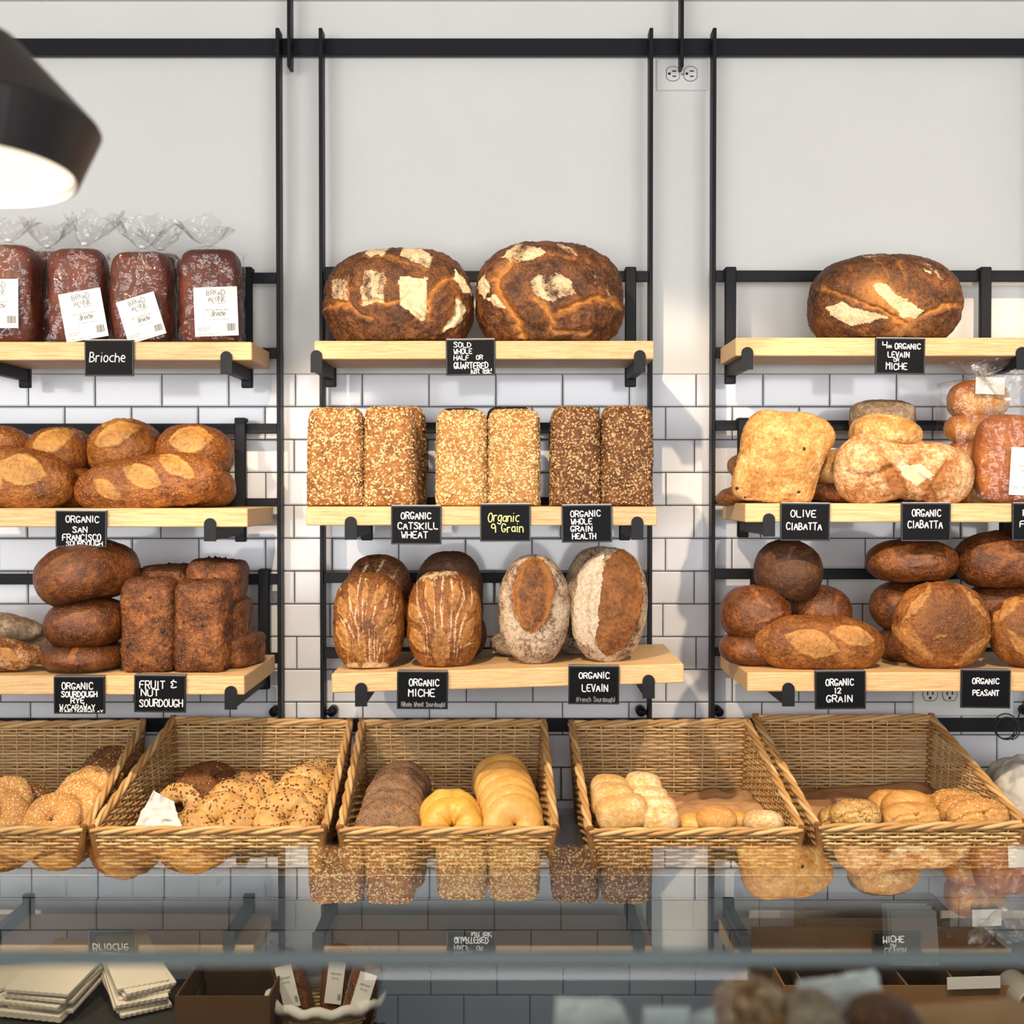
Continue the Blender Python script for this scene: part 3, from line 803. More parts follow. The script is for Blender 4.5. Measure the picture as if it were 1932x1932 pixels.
# --- top shelf, middle: two huge loaves
fp = 'poly'
loaf('miche_loaf', 'huge round loaf stencilled with a flour grid, left of the pair', 'bread', (614,471,894,646), -.205, .22, 'miche_dark', base=zs('CT'), N=64, e=2.5, flat=.72, lump=.05, bub=.012, fine=.03,
  group='huge loaves on the top shelves', bake=.35, marks=[
  (fp, [(-.38,.98),(-.12,1.05),(-.14,.72),(-.42,.74)], .68, 0), (fp, [(.06,1.05),(.30,.95),(.50,.72),(.44,.48),(.05,.70)], .68, 12, (.1,.2)),
  (fp, [(-.43,.40),(-.13,.38),(-.13,-.28),(-.44,-.30)], .62, 14, (.1,.2)), (fp, [(.04,.30),(.42,.24),(.40,-.55),(.33,-.62),(.06,-.3)], .8, 0),
  (fp, [(.74,.52),(.92,.22),(.98,0),(.86,.0),(.78,.25)], .9, 0), (fp, [(.78,-.12),(.9,-.3),(.80,-.62),(.60,-.82),(.72,-.55)], .7, 0),
  (fp, [(-.86,.28),(-.64,.24),(-.62,-.22),(-.84,-.14)], .45, 0),
  ('groove', [(-.98,-.25),(-.62,-.27),(-.34,-.58)], 0.043, .06, .95), ('groove', [(-.42,-.22),(-.1,-.28),(.05,-.2),(.35,-.62)], 0.036, .06, .95), ('groove', [(.42,-.55),(.45,-.1),(.62,.22),(.78,.28)], 0.043, .07, .95),
  ('groove', [(-.62,.25),(-.62,-.22)], 0.022, .05, .95), ('groove', [(-.42,.72),(-.1,.7),(.4,.45)], .03, .03, .5), ('groove', [(.62,-.75),(.76,-.5),(.78,-.1)], 0.036, .06, .95),
  ('bulge', .6, -.25, .4, .08), ('bulge', -.1, -.1, .5, .06)])
loaf('miche_loaf', 'huge round loaf with torn crust and broad flour patches, right of the pair', 'bread', (896,458,1178,646), -.205, .22, 'miche_dark', base=zs('CT'), N=64, e=2.35, flat=.74, lump=.055, bub=.012, fine=.03,
  group='huge loaves on the top shelves', bake=.35, marks=[
  (fp, [(-.64,.62),(-.46,.86),(-.12,.80),(-.05,.66),(-.42,.42)], .68, 14, (.2,-.2)), (fp, [(-.30,.12),(.05,.28),(.28,.1),(.34,-.14),(.02,-.28),(-.18,-.22)], .68, 13, (.2,.3)),
  (fp, [(-.98,.1),(-.84,.32),(-.78,.05),(-.88,-.2)], .95, 0), (fp, [(-.86,-.22),(-.74,-.1),(-.6,-.38),(-.7,-.36)], .9, 0), (fp, [(.05,.92),(.3,.8),(.36,.62),(.2,.7)], .5, 12, (.1,.2)),
  (fp, [(.5,.4),(.6,.2),(.56,.05)], .4, 0), (fp, [(.72,.1),(.8,-.2),(.74,-.3)], .35, 0),
  ('groove', [(-.52,.48),(-.72,.2),(-.66,-.12),(-.52,-.45),(-.36,-.85)], 0.072, .10, .95), ('groove', [(-.2,-.25),(-.05,-.45),(.04,-.8)], .05, .05, .95), ('groove', [(.08,-.52),(.38,-.3),(.62,-.18),(.9,-.3)], 0.050, .08, .95),
  ('groove', [(-.5,.44),(-.1,.62),(.3,.55)], .03, .03, .4), ('groove', [(.05,-.82),(.5,-.82)], 0.036, .05, .95), ('bulge', -.2, -.5, .35, .1), ('bulge', .45, -.6, .4, .06)])
loaf('miche_loaf', 'huge dark round loaf alone on the top right shelf', 'bread', (1526,482,1810,642), -.205, .22, 'miche_dark', base=zs('RT'), N=64, e=2.4, flat=.72, lump=.05, bub=.012, fine=.025,
  group='huge loaves on the top shelves', bake=.5, marks=[
  (fp, [(-.88,-.3),(-.72,-.2),(-.42,-.42),(-.1,-.56),(-.38,-.68),(-.56,-.74),(-.74,-.6)], .68, 0), (fp, [(-.36,.18),(-.14,.16),(-.1,.0),(.1,-.2),(.34,-.4),(.24,-.6),(.06,-.6),(-.06,-.36)], .68, 0),
  (fp, [(.36,.5),(.46,.44),(.44,.36),(.36,.42)], .7, 0), (fp, [(-.1,-.14),(.12,-.14),(.1,-.22),(-.05,-.2)], .6, 0), (fp, [(-.4,.9),(-.1,.98),(-.1,.86),(-.35,.82)], .5, 16, (0,.2)), (fp, [(.1,.85),(.5,.62),(.62,.3),(.55,.3),(.4,.6)], .5, 24, (0,.2)),
  ('groove', [(-.9,.15),(-.6,-.12),(-.15,-.5),(.1,-.72)], 0.043, .07, .95), ('groove', [(-.3,.1),(-.05,-.3),(.08,-.66)], 0.252, .06, .95), ('groove', [(.3,-.55),(.6,-.3),(.95,-.2)], 0.043, .07, .95), ('groove', [(-.25,.78),(-.12,.3)], .035, .03, .5), ('groove', [(.05,.72),(.1,.2)], .035, .03, .5), ('groove', [(-.6,.68),(-.55,.4)], .03, .02, .4),
  ('bulge', .75, .15, .2, .06)])

# --- middle shelf, left: golden sourdough
SF = dict(e=2.3, flat=.8, lump=.05, bub=.05, fine=.02, bake=.5, group='golden blistered sourdough loaves')
b = zs('LM')
LZ = lambda u, v, L, w, a, **o: ('lens', u, v, L*1.3, w*1.35, a, dict(h=.05, ridge=.07, **o))
loaf('sourdough_loaf', 'long golden sourdough loaf with three leaf-shaped slashes in front', 'bread', (142,858,424,966), -.305, .13, 'sf_crust', base=b-.004, roll=-6.5, N=52, marks=[LZ(-.46,-.12,.5,.22,-38), LZ(.02,.20,.62,.28,-30), LZ(.46,.42,.62,.22,-38)], **SF)
loaf('sourdough_loaf', 'golden sourdough loaf with one broad oval slash at the left edge', 'bread', (-130,842,142,962), -.305, .13, 'sf_crust', base=b, roll=3, N=44, marks=[LZ(.38,.26,.62,.34,-8), LZ(-.05,.02,.5,.26,-30)], **SF)
loaf('sourdough_loaf', 'golden sourdough end peeking at the far left behind the front loaf', 'bread', (-70,803,58,885), -.20, .13, 'sf_crust', N=26, marks=[LZ(0,.3,.6,.3,10)], **SF)
loaf('sourdough_loaf', 'golden sourdough loaf, leftmost of the three ends stacked behind', 'bread', (54,806,172,902), -.185, .18, 'sf_crust', N=36, marks=[LZ(.12,.42,.62,.32,28)], **SF)
loaf('sourdough_loaf', 'golden sourdough loaf, middle of the three ends stacked behind', 'bread', (170,793,304,898), -.185, .18, 'sf_crust', roll=-4, N=36, marks=[LZ(.05,.42,.66,.26,20), LZ(0,.85,.4,.12,10)], **SF)
loaf('sourdough_loaf', 'golden sourdough loaf, rightmost end stacked behind by the post', 'bread', (298,801,440,900), -.185, .18, 'sf_crust', roll=8, N=36, marks=[LZ(.05,.38,.62,.36,12), LZ(.2,-.35,.4,.14,-40)], **SF)
loaf('sourdough_loaf', 'lower golden sourdough loaf hidden behind the slashed front loaf, right', 'bread', (300,878,443,958), -.20, .16, 'sf_crust', base=b, N=26, **SF)
loaf('sourdough_loaf', 'lower golden sourdough loaf seen between the two front loaves', 'bread', (70,880,200,958), -.20, .16, 'sf_crust', base=b, N=24, **SF)
loaf('sourdough_loaf', 'lower golden sourdough loaf in the dark at the back', 'bread', (190,885,300,958), -.19, .14, 'sf_crust', base=b, N=18, **SF)

# --- middle shelf, centre: seeded pan loaves standing on end
b = zs('CM')
def pan(label, bbox, Y, D, mat, seedm, cnt, size, N=40, back=False, roll=0, yaw=0, group='seeded pan loaves standing on end'):
    def shp(p):
        z = p[:,2]; p = p.copy(); p[:,0] *= 1-.02*z
        k = np.where(z < -.55, ((1-.55**7)/np.clip(1-np.abs(z)**7, .003, 1))**(1/7.0), 1.0); p[:,0] *= k; p[:,1] *= k
        p[:,0] = np.clip(p[:,0], -1.02, 1.02); p[:,1] = np.clip(p[:,1], -1.02, 1.02); return p
    o, q, n, Fc = loaf('pan_loaf', label, 'bread', bbox, Y, D, mat, base=b, roll=roll, yaw=yaw, N=N, e=(7.0, 4.5), flat=1.0, lump=.045, lf=1.1, fine=.02, bub=.02, bake=.3, shape=shp, group=group)
    if not back:
        scatter('oat_flakes', o, q, n, Fc, cnt, size, seedm, SEED[0], lambda c, f: np.where(f[:,2] < -.6, 0, np.where(f[:,1] > .5, .15, 1.0)), thick=.45, tilt=.7)
    return o
pan('oat-crusted wheat loaf at the left end of the seeded row', (583,770,687,956), -.305, .11, 'grain_base', 'oat', 2500, .0030, yaw=4)
pan('oat-crusted wheat loaf, second from left in the seeded row', (690,769,784,956), -.300, .11, 'grain_base', 'oat', 2300, .0030)
pan('pale golden nine grain loaf, left of its pair', (824,776,920,956), -.300, .10, 'grain_gold', 'oat_light', 2900, .0029)
pan('pale golden nine grain loaf, right of its pair', (921,774,1018,956), -.300, .10, 'grain_gold', 'oat_light', 2900, .0029)
pan('brown seeded whole grain loaf, left of its pair', (1039,769,1131,956), -.300, .10, 'grain_dark', 'oat_dark', 2600, .0028)
pan('brown seeded whole grain loaf at the right end of the seeded row', (1133,768,1229,956), -.300, .10, 'grain_dark', 'oat_dark', 2600, .0028)
gb = 'dark pan loaves behind the seeded row'
pan('oat-crusted loaf behind, showing its dark right side', (705,768,803,956), -.185, .10, 'grain_base', 'oat', 1200, .0034, N=26, group=gb)
pan('dark loaf top behind the left nine grain loaf', (828,771,912,956), -.185, .10, 'grain_back_shaded', 'oat_dark', 0, .003, N=18, back=True, group=gb)
pan('dark loaf top behind the right nine grain loaf', (916,769,1006,956), -.185, .10, 'grain_back_shaded', 'oat_dark', 0, .003, N=18, back=True, group=gb)
pan('dark loaf behind the left brown seeded loaf', (1037,776,1125,956), -.185, .10, 'grain_back_shaded', 'oat_dark', 0, .003, N=18, back=True, group=gb)
pan('dark loaf behind the leftmost oat-crusted loaf', (600,780,690,956), -.185, .10, 'grain_back_shaded', 'oat_dark', 0, .003, N=18, back=True, group=gb)

# --- middle shelf, right: ciabatta
b = zs('RM')
def waist(a, c=0.0):
    def f(p):
        p = p.copy(); p[:,0] *= 1+a*(np.cos(p[:,2]*3.0+.6)*-.5)-.0; p[:,0] += .12*np.sin(p[:,2]*2.2+c); return p
    return f
CI = dict(group='ciabatta loaves on the right shelf')
o, q, n, Fc = loaf('ciabatta_loaf', 'tall golden olive ciabatta propped upright', 'bread', (1390,776,1560,955), -.315, .09, 'ciabatta_crust', base=b, roll=5, N=56, e=(3.4,2.4), flat=.92, lump=.13, lf=1.0, fine=.03, bake=.2, shape=waist(.16), flour=.22,
  marks=[('lens',-.55,-.55,.36,.14,75,dict(h=-.04,ridge=.03,amt=.6)), ('groove',[(-.6,-.1),(0,-.05),(.6,-.2)],.12,.05,.25), ('bulge',.5,-.12,.3,.15), ('bulge',-.3,.5,.5,.1)], **CI)
scatter('olive_bits', o, q, n, Fc, 4, .0045, 'fruit_bit', 3, lambda c, f: np.where(f[:,1] < -.5, 1, 0))
loaf('ciabatta_loaf', 'big floury ciabatta with deep cracks lying in front', 'bread', (1574,826,1834,955), -.315, .12, 'ciabatta_floury', base=b, roll=3.5, N=60, e=(2.6,2.3), flat=.85, lump=.12, lf=.9, fine=.02, bake=.1, flour=.38,
  shape=lambda p: np.stack([p[:,0], p[:,1], p[:,2]*(1-.10*p[:,0]-.10*np.cos(p[:,0]*4))], 1),
  marks=[('groove',[(-.85,-.2),(-.62,-.34),(-.4,-.12),(-.1,.3)],.10,.10,.5), ('lens',-.2,-.42,.85,.24,-58,dict(h=-.05,ridge=.06)), ('lens',.18,-.36,.80,.17,-46,dict(h=-.05,ridge=.06)), ('lens',.36,-.36,.85,.18,66,dict(h=-.04,ridge=.05)),
         (fp,[(-.2,.1),(.1,.2),(.3,-.1),(.1,-.5),(-.1,-.2)],.9,0)], **CI)
loaf('ciabatta_loaf', 'golden ciabatta end resting on top of the floury one', 'bread', (1606,783,1734,852), -.27, .18, 'ciabatta_crust', N=36, e=(2.4,2.4), flat=.85, lump=.08, bake=.2, flour=.3, roll=8, **CI)
loaf('ciabatta_loaf', 'greyish ciabatta end at the top back of the pile', 'bread', (1604,754,1726,822), -.17, .14, 'gray_boule', N=30, e=(2.8,2.4), flat=.9, lump=.1, flour=.3, bake=.2, **CI)
loaf('ciabatta_loaf', 'ciabatta end between the olive and floury loaves', 'bread', (1535,848,1640,918), -.22, .14, 'ciabatta_crust', N=24, lump=.08, flour=.25, **CI)
loaf('ciabatta_loaf', 'low dark ciabatta behind the olive and floury loaves', 'bread', (1530,905,1660,955), -.22, .14, 'fruit_crust', base=b, N=20, lump=.08, **CI)
loaf('ciabatta_loaf', 'low brown ciabatta tip at the left end of its shelf', 'bread', (1350,912,1470,958), -.215, .12, 'hearth_crust', base=b, roll=-10, N=26, e=2.2, lump=.1, flour=.15, **CI)
loaf('ciabatta_loaf', 'small brown ciabatta tip above another, left of the olive one', 'bread', (1374,855,1450,900), -.215, .12, 'hearth_crust', N=22, e=2.2, lump=.1, flour=.2, **CI)
loaf('ciabatta_loaf', 'golden ciabatta behind the floury loaf, right side', 'bread', (1690,833,1790,952), -.215, .12, 'ciabatta_crust', base=b, N=24, e=2.3, lump=.08, flour=.3, **CI)

# --- bottom shelf, left: rye, fruit loaves, floury sticks
b = zs('LB')
RY = dict(e=2.25, flat=.78, lump=.05, fine=.015, group='stacked dark rye loaves')
loaf('rye_loaf', 'top dark rye loaf of the stack, pointing back', 'bread', (80,1020,250,1134), -.315, .24, 'rye_crust', roll=-13, yaw=-16, N=44, marks=[('lens',-.02,.28,.8,.14,22,dict(h=-.01,ridge=.03,amt=.55))], **RY)
loaf('rye_loaf', 'middle dark rye loaf of the stack', 'bread', (90,1124,240,1216), -.325, .20, 'rye_crust', roll=-4, N=44, marks=[('lens',0,.3,.8,.12,14,dict(h=-.01,ridge=.03,amt=.5))], **RY)
loaf('rye_loaf', 'bottom dark rye loaf of the stack with a torn seam', 'bread', (84,1205,236,1275), -.325, .20, 'rye_crust', base=b, N=44, marks=[('lens',.08,.3,.6,.22,80,dict(h=.03,ridge=.07))], **RY)
def fruit(label, bbox, Y, D, base=None, N=44, **k):
    o, q, n, Fc = loaf('fruit_loaf', label, 'bread', bbox, Y, D, 'fruit_crust', base=base, N=N, e=(6.5,4), flat=.97, lump=.075, lf=1.1, fine=.04, ff=8, bub=.015, bake=.7, group='dark fruit and nut pan loaves', **k)  # strong bake also puts the upper shelf's shadow into the top colour
    scatter('fruit_bits', o, q, n, Fc, 20 if N > 30 else 8, .0046, 'fruit_bit', SEED[0], lambda c, f: np.where((f[:,1] < -.2) | (f[:,2] > .4), 1, 0), thick=.8)
fruit('upright dark fruit loaf, left of the front pair', (236,1090,337,1275), -.345, .11, b)
fruit('upright dark fruit loaf, right of the front pair', (334,1093,434,1275), -.345, .11, b, roll=.8)
fruit('dark fruit loaf top behind the left upright one', (272,1064,366,1170), -.22, .12, None, 28)
fruit('dark fruit loaf end on top of the pile by the post', (360,1056,462,1140), -.245, .15, None, 32, roll=4)
fruit('dark fruit loaf end in the middle of the pile by the post', (370,1128,471,1206), -.235, .14, None, 28)
fruit('dark fruit loaf end at the bottom of the pile by the post', (380,1192,488,1270), -.255, .16, b, 28, yaw=-12)
ST_ = dict(group='floury bread sticks at the left edge')
loaf('bread_stick', 'greyish floury bread stick lying on top at the left edge', 'bread', (-120,1155,84,1208), -.25, .09, 'gray_boule', roll=4, N=34, e=2.2, flat=.9, lump=.14, fine=.03, flour=.35, bake=.2, **ST_)
loaf('bread_stick', 'brown crusty bread stick in front at the left edge', 'bread', (-140,1203,80,1275), -.36, .09, 'hearth_crust', base=b, N=40, e=2.2, flat=.9, lump=.15, fine=.04, flour=.3, bake=.2, marks=[('lens',.55,.1,.7,.3,-40,dict(ridge=.08))], **ST_)
loaf('bread_stick', 'greyish floury bread stick crossing behind the rye stack', 'bread', (20,1190,120,1268), -.22, .09, 'gray_boule', roll=-28, N=28, e=2.3, flat=1.0, lump=.1, flour=.2, **ST_)

# --- bottom shelf, centre: miche and levain
b = zs('CB'); rise = lambda px: (px-957)/(1290-625)*.0195
def up(px): return b+rise(px)
MI = dict(e=(2.5,2.3), flat=.9, lump=.035, fine=.02)
def miche(label, bbox, Y, ml, **k):
    loaf('scored_loaf', label, 'bread', bbox, Y, .13, 'hearth_crust', base=up((bbox[0]+bbox[2])/2)-.002, N=64, marks=ml, bake=.85, tilt=-6, group='scored miche loaves', bub=.02, **MI, **k)  # high bake also paints shade from the shelf above onto the top
lf = lambda u, v, L, w, a, **o: ('lens', u, v, L, w, a, dict(h=.03, ridge=.05, amt=.75, **o))
fo = lambda P, w=.028, a=.58: ('fline', P, w, a)
m1 = [fo([(0,-.9),(-.06,-.3),(-.1,.2),(-.05,.85)]), fo([(.1,-.9),(.1,-.2),(.25,.2),(.3,.7)]), fo([(-.25,-.85),(-.3,-.4),(-.55,.0),(-.75,.3)]), fo([(-.15,-.8),(-.2,-.2),(-.4,.2),(-.5,.6)]), fo([(.3,-.85),(.45,-.4),(.75,0),(.85,.3)]), fo([(.22,-.8),(.25,-.2),(.5,.15),(.6,.55)]), fo([(-.2,.9),(-.25,.4),(-.3,0)]), fo([(-.7,-.5),(-.6,-.1),(-.8,.1)]), fo([(.6,-.6),(.75,-.3)]), fo([(-.5,-.95),(.5,-.95)], .12, .8),
      lf(-.02,.55,.32,.09,88), lf(.35,.5,.42,.11,65), lf(-.68,.25,.34,.13,105), lf(-.62,-.35,.5,.16,112), lf(.55,.05,.36,.16,55), lf(.62,-.32,.36,.14,60), lf(-.14,-.62,.5,.16,86), lf(-.36,.5,.4,.10,112)]
m1 += [fo([(k*.16-.5, -.9), (k*.17-.52, -.3), (k*.24-.7, .25), (k*.26-.78, .75)], .02, .5) for k in range(7)]
m2 = [fo([(0,-.9),(.02,-.3),(-.05,.2),(-.02,.85)]), fo([(.12,-.9),(.2,-.3),(.25,.2),(.2,.8)]), fo([(-.2,-.9),(-.2,-.2),(-.22,.3),(-.3,.75)]), fo([(-.4,-.8),(-.42,-.2),(-.6,.1),(-.7,.4)]), fo([(.35,-.85),(.45,-.3),(.6,.1),(.75,.4)]), fo([(.3,-.7),(.35,0),(.55,.4),(.5,.65)]), fo([(-.85,-.2),(-.6,-.3)]), fo([(-.9,0),(-.6,-.1)]), fo([(.8,-.5),(.5,-.6)]), fo([(-.6,.85),(.3,.95)], .15, .5),
      lf(-.05,-.6,.62,.22,88), lf(-.75,.1,.3,.15,110), lf(.7,.25,.42,.14,70), lf(.3,.45,.45,.12,80), lf(-.35,.5,.5,.12,100), lf(.62,-.3,.45,.14,65), lf(-.65,-.45,.4,.14,120)]
m2 += [fo([(k*.15-.45, -.9), (k*.16-.5, -.2), (k*.24-.7, .3), (k*.24-.72, .8)], .02, .5) for k in range(7)]
miche('orange-brown leaf-scored loaf at the left of the tilted shelf', (630,1079,763,1272), -.335, m1)
miche('orange-brown leaf-scored loaf, second on the tilted shelf', (768,1077,909,1268), -.335, m2)
loaf('scored_loaf', 'dark loaf top with flour streaks behind the first leaf-scored loaf', 'bread', (650,1047,781,1215), -.215, .12, 'miche_dark', N=32, bake=.6, marks=[fo([(-.6,.3),(-.3,.8)],.08,.6), fo([(-.2,.4),(.2,.9)],.06,.5), fo([(.3,.3),(.6,.7)],.06,.4)], group='dark loaves behind the tilted shelf front', **MI)
loaf('scored_loaf', 'dark loaf top behind the second leaf-scored loaf', 'bread', (784,1039,912,1215), -.215, .12, 'dark_boule', N=32, bake=.6, marks=[('groove',[(-.3,.4),(0,.7),(.3,.5)],.05,.05,.4)], group='dark loaves behind the tilted shelf front', **MI)
loaf('scored_loaf', 'dark loaf low in the gap right of the leaf-scored loaves', 'bread', (800,1150,918,1260), -.215, .12, 'dark_boule', base=up(860), N=24, bake=.4, group='dark loaves behind the tilted shelf front', **MI)
LV = dict(e=(2.15,2.1), flat=.95, lump=.05, fine=.02, flour=.5, bake=.3)
loaf('levain_loaf', 'floury upright oval loaf with a split seam, beside the leaf-scored ones', 'bread', (940,1045,1076,1263), -.335, .12, 'levain_crust', base=up(1008)-.002, tilt=-6, N=64, marks=[('lens',-.02,.25,1.05,.52,87,dict(h=.0,ridge=.14,amt=.9,pow=.6)), ('lens',-.06,.25,.98,.33,88,dict(h=.05,ridge=.05,amt=.1,over=1,pow=.6)), ('groove',[(-.4,-.6),(.4,-.62)],.05,.04,.3)], group='floury levain loaves', **LV)
loaf('levain_loaf', 'white-floured upright oval loaf with a wide brown gash, right end', 'bread', (1077,1033,1222,1258), -.335, .12, 'levain_crust', base=up(1150)-.002, roll=6, tilt=-6, N=64, marks=[('lens',.14,.04,1.4,.62,87,dict(h=.03,ridge=.12,amt=.55,over=1,pow=.65)), ('poly',[(-.9,.5),(-.3,.9),(-.3,-.8),(-.9,-.6)],1.0)], group='floury levain loaves', **LV)
loaf('levain_loaf', 'floury loaf with dark ear behind the right levain', 'bread', (1064,1030,1200,1215), -.215, .12, 'levain_crust', N=34, marks=[('lens',-.1,.6,.6,.25,50,dict(ridge=.08))], group='floury levain loaves', **LV)
loaf('levain_loaf', 'floury loaf low behind the seam-split levain', 'bread', (924,1190,1040,1260), -.215, .12, 'levain_crust', base=up(980), N=26, group='floury levain loaves', **LV)
loaf('levain_loaf', 'floury loaf low behind the two levains', 'bread', (1040,1180,1160,1258), -.215, .12, 'levain_crust', base=up(1100), N=24, group='floury levain loaves', **LV)

# --- bottom shelf, right: hearth loaves
b = zs('RB')
HB = dict(e=2.2, flat=.8, lump=.04, fine=.02)
gd = 'round dark loaves piled on the bottom right shelf'
loaf('hearth_loaf', 'long brown seeded loaf with two oval slashes in front', 'bread', (1422,1160,1668,1272), -.345, .12, 'hearth_crust', base=b-.002, N=56, roll=2, bub=.025, bake=.3, shape=lambda p: np.stack([p[:,0], p[:,1], p[:,2]*(1-.05*np.cos(p[:,0]*5))], 1), marks=[LZ(-.2,.02,.8,.34,-14), LZ(.42,.34,.7,.24,-12)], **HB)
loaf('hearth_loaf', 'darkest round loaf on top of the left pile', 'bread', (1425,1018,1552,1128), -.27, .15, 'dark_boule', N=40, roll=18, bake=.3, marks=[('groove',[(.0,.55),(.3,.75)],.06,.04,.5), ('groove',[(-.5,.9),(0,.95)],.05,.04,.4)], group=gd, **HB)
loaf('hearth_loaf', 'round brown loaf in the left pile under the darkest one', 'bread', (1358,1103,1492,1204), -.285, .15, 'rye_crust', N=42, bake=.3, marks=[('groove',[(-.2,.9),(-.05,.45),(.2,.3)],.06,.05,.7), ('lens',.3,-.1,.6,.12,20,dict(ridge=.03,amt=.4))], group=gd, **HB)
loaf('hearth_loaf', 'round dark loaf behind the long seeded loaf', 'bread', (1486,1104,1606,1200), -.235, .15, 'rye_crust', N=34, bake=.6, marks=[('groove',[(.2,.4),(.45,.7)],.06,.05,.5)], group=gd, **HB)
loaf('hearth_loaf', 'round brown loaf at the bottom left of the pile', 'bread', (1357,1188,1490,1268), -.285, .15, 'rye_crust', base=b, N=34, bake=.3, group=gd, **HB)
PE = dict(group='peasant boules on the bottom right shelf')
LZ = lambda u, v, L, w, a, **o: ('lens', u, v, L, w*.8, a, dict(h=.05, ridge=.07, amt=.8, **o))
ring = [LZ(-.62,.5,.6,.10,52), LZ(-.72,-.35,.62,.16,-42), LZ(.55,-.55,.6,.13,38), LZ(.6,.5,.55,.08,-50), LZ(-.2,-.2,.2,.03,20)]
loaf('peasant_boule', 'round orange-brown boule with edge slashes facing forward', 'bread', (1685,1098,1867,1270), -.345, .12, 'hearth_crust', base=b-.002, N=58, bake=0, bub=.012, bakef=lambda p, n: .95*sstep(.95, .1, np.hypot(p[:,0]-.05, p[:,2]-.1)), marks=ring, **{**HB, 'flat': .93, 'e': (2.3,2.2)}, **PE)
loaf('peasant_boule', 'round orange-brown boule cut by the right picture edge', 'bread', (1866,1118,2052,1270), -.340, .12, 'hearth_crust', base=b-.002, N=50, bake=0, bub=.012, bakef=lambda p, n: .95*sstep(.95, .1, np.hypot(p[:,0]+.2, p[:,2])), marks=[LZ(-.7,.62,.6,.10,50), LZ(-.55,-.3,.5,.18,-50), LZ(-.3,.85,.4,.06,10)], **{**HB, 'flat': .93}, **PE)
loaf('peasant_boule', 'brown oval loaf lying across the top, left of its pair', 'bread', (1634,1016,1806,1096), -.27, .17, 'rye_crust', N=40, bake=.2, marks=[('lens',0,.35,.9,.2,4,dict(ridge=.03,amt=.4)), ('lens',.1,-.1,.8,.2,10,dict(ridge=.02,amt=.3))], flour=.08, **HB, **PE)
loaf('peasant_boule', 'brown oval loaf lying across the top at the right edge', 'bread', (1800,1001,1985,1106), -.27, .17, 'rye_crust', N=40, bake=.2, marks=[('lens',-.1,.2,.9,.16,0,dict(ridge=.03,amt=.4))], flour=.1, **HB, **PE)
loaf('peasant_boule', 'brown loaf under the left top loaf, behind the front boule', 'bread', (1642,1092,1800,1188), -.235, .15, 'rye_crust', N=32, marks=[('lens',-.5,.25,.5,.2,-20,dict(ridge=.04,amt=.6))], bake=.3, **HB, **PE)
loaf('peasant_boule', 'brown loaf low in the gap left of the front boule', 'bread', (1652,1178,1780,1266), -.235, .15, 'rye_crust', base=b, N=28, bake=.3, **HB, **PE)
loaf('peasant_boule', 'brown loaf behind the boule at the right edge', 'bread', (1815,1096,1990,1180), -.235, .15, 'rye_crust', N=30, marks=[('groove',[(-.2,.3),(.4,.7)],.05,.04,.5)], bake=.3, **HB, **PE)
# ------------------------------------------------------------------ wrapped loaves
def bag_mesh(name, hx, hy, h, neck, flare, top, seed, lean=0.0, e=4.0, slack=1.05):
    rg = np.random.default_rng(seed); nt = 100
    prof = [(0.0, .80), (.004, .98)] + [(h*k/20, 1.0) for k in range(1, 19)]
    prof += [(h*.95+neck*t, 1-(1-.13)*sstep(0, 1, np.array(t)).item()) for t in np.linspace(0.05, 1, 9)]
    zn = h*.95+neck
    prof += [(zn+top*t, .13+(flare-.13)*(t**.8)) for t in np.linspace(.08, 1, 14)]
    V = []; m = len(prof); th = np.arange(nt)*2*np.pi/nt
    ct, st = np.cos(th), np.sin(th)
    rr = (np.abs(ct)**e+np.abs(st)**e)**(-1/e)
    for i, (z, s) in enumerate(prof):
        k = i/(m-1); body = z <= h*.95
        circ = 0.0 if body else 1.0
        r_ = rr*(1-circ*.6)+circ*.6*1.1
        P = np.stack([ct*4, st*4, np.full(nt, z*45)], 1)+seed
        P2 = np.stack([ct*9, st*9, np.full(nt, z*(14 if body else 6))], 1)+seed*2
        w = (.05 if body else .16+.3*max(0, (z-zn)/top))
        wr = 1+w*fbm(P, seed, 2)*.8+w*np.abs(vnoise(P2, seed+3))*.9-w*.35
        if body: wr = np.maximum(wr, .97)
        cx = lean*max(0, z-h*.95)
        x = hx*slack*s*r_*ct*wr+cx; y = hy*slack*s*r_*st*wr
        zz = np.full(nt, z) + (0 if body else (.35*top*max(0, (z-zn)/top)**1.5)*vnoise(np.stack([ct*2.5, st*2.5, np.zeros(nt)], 1)+seed*3, seed+9))
        V.append(np.stack([x, y, zz], 1))
    V = np.concatenate(V); Fc = []
    for i in range(m-1):
        for k in range(nt):
            k2 = (k+1) % nt; Fc.append((i*nt+k, i*nt+k2, (i+1)*nt+k2, (i+1)*nt+k))
    split = (len([1 for z, s in prof if z <= h*.95])+3)*nt
    return quads_mesh(name, V, np.array(Fc)), split
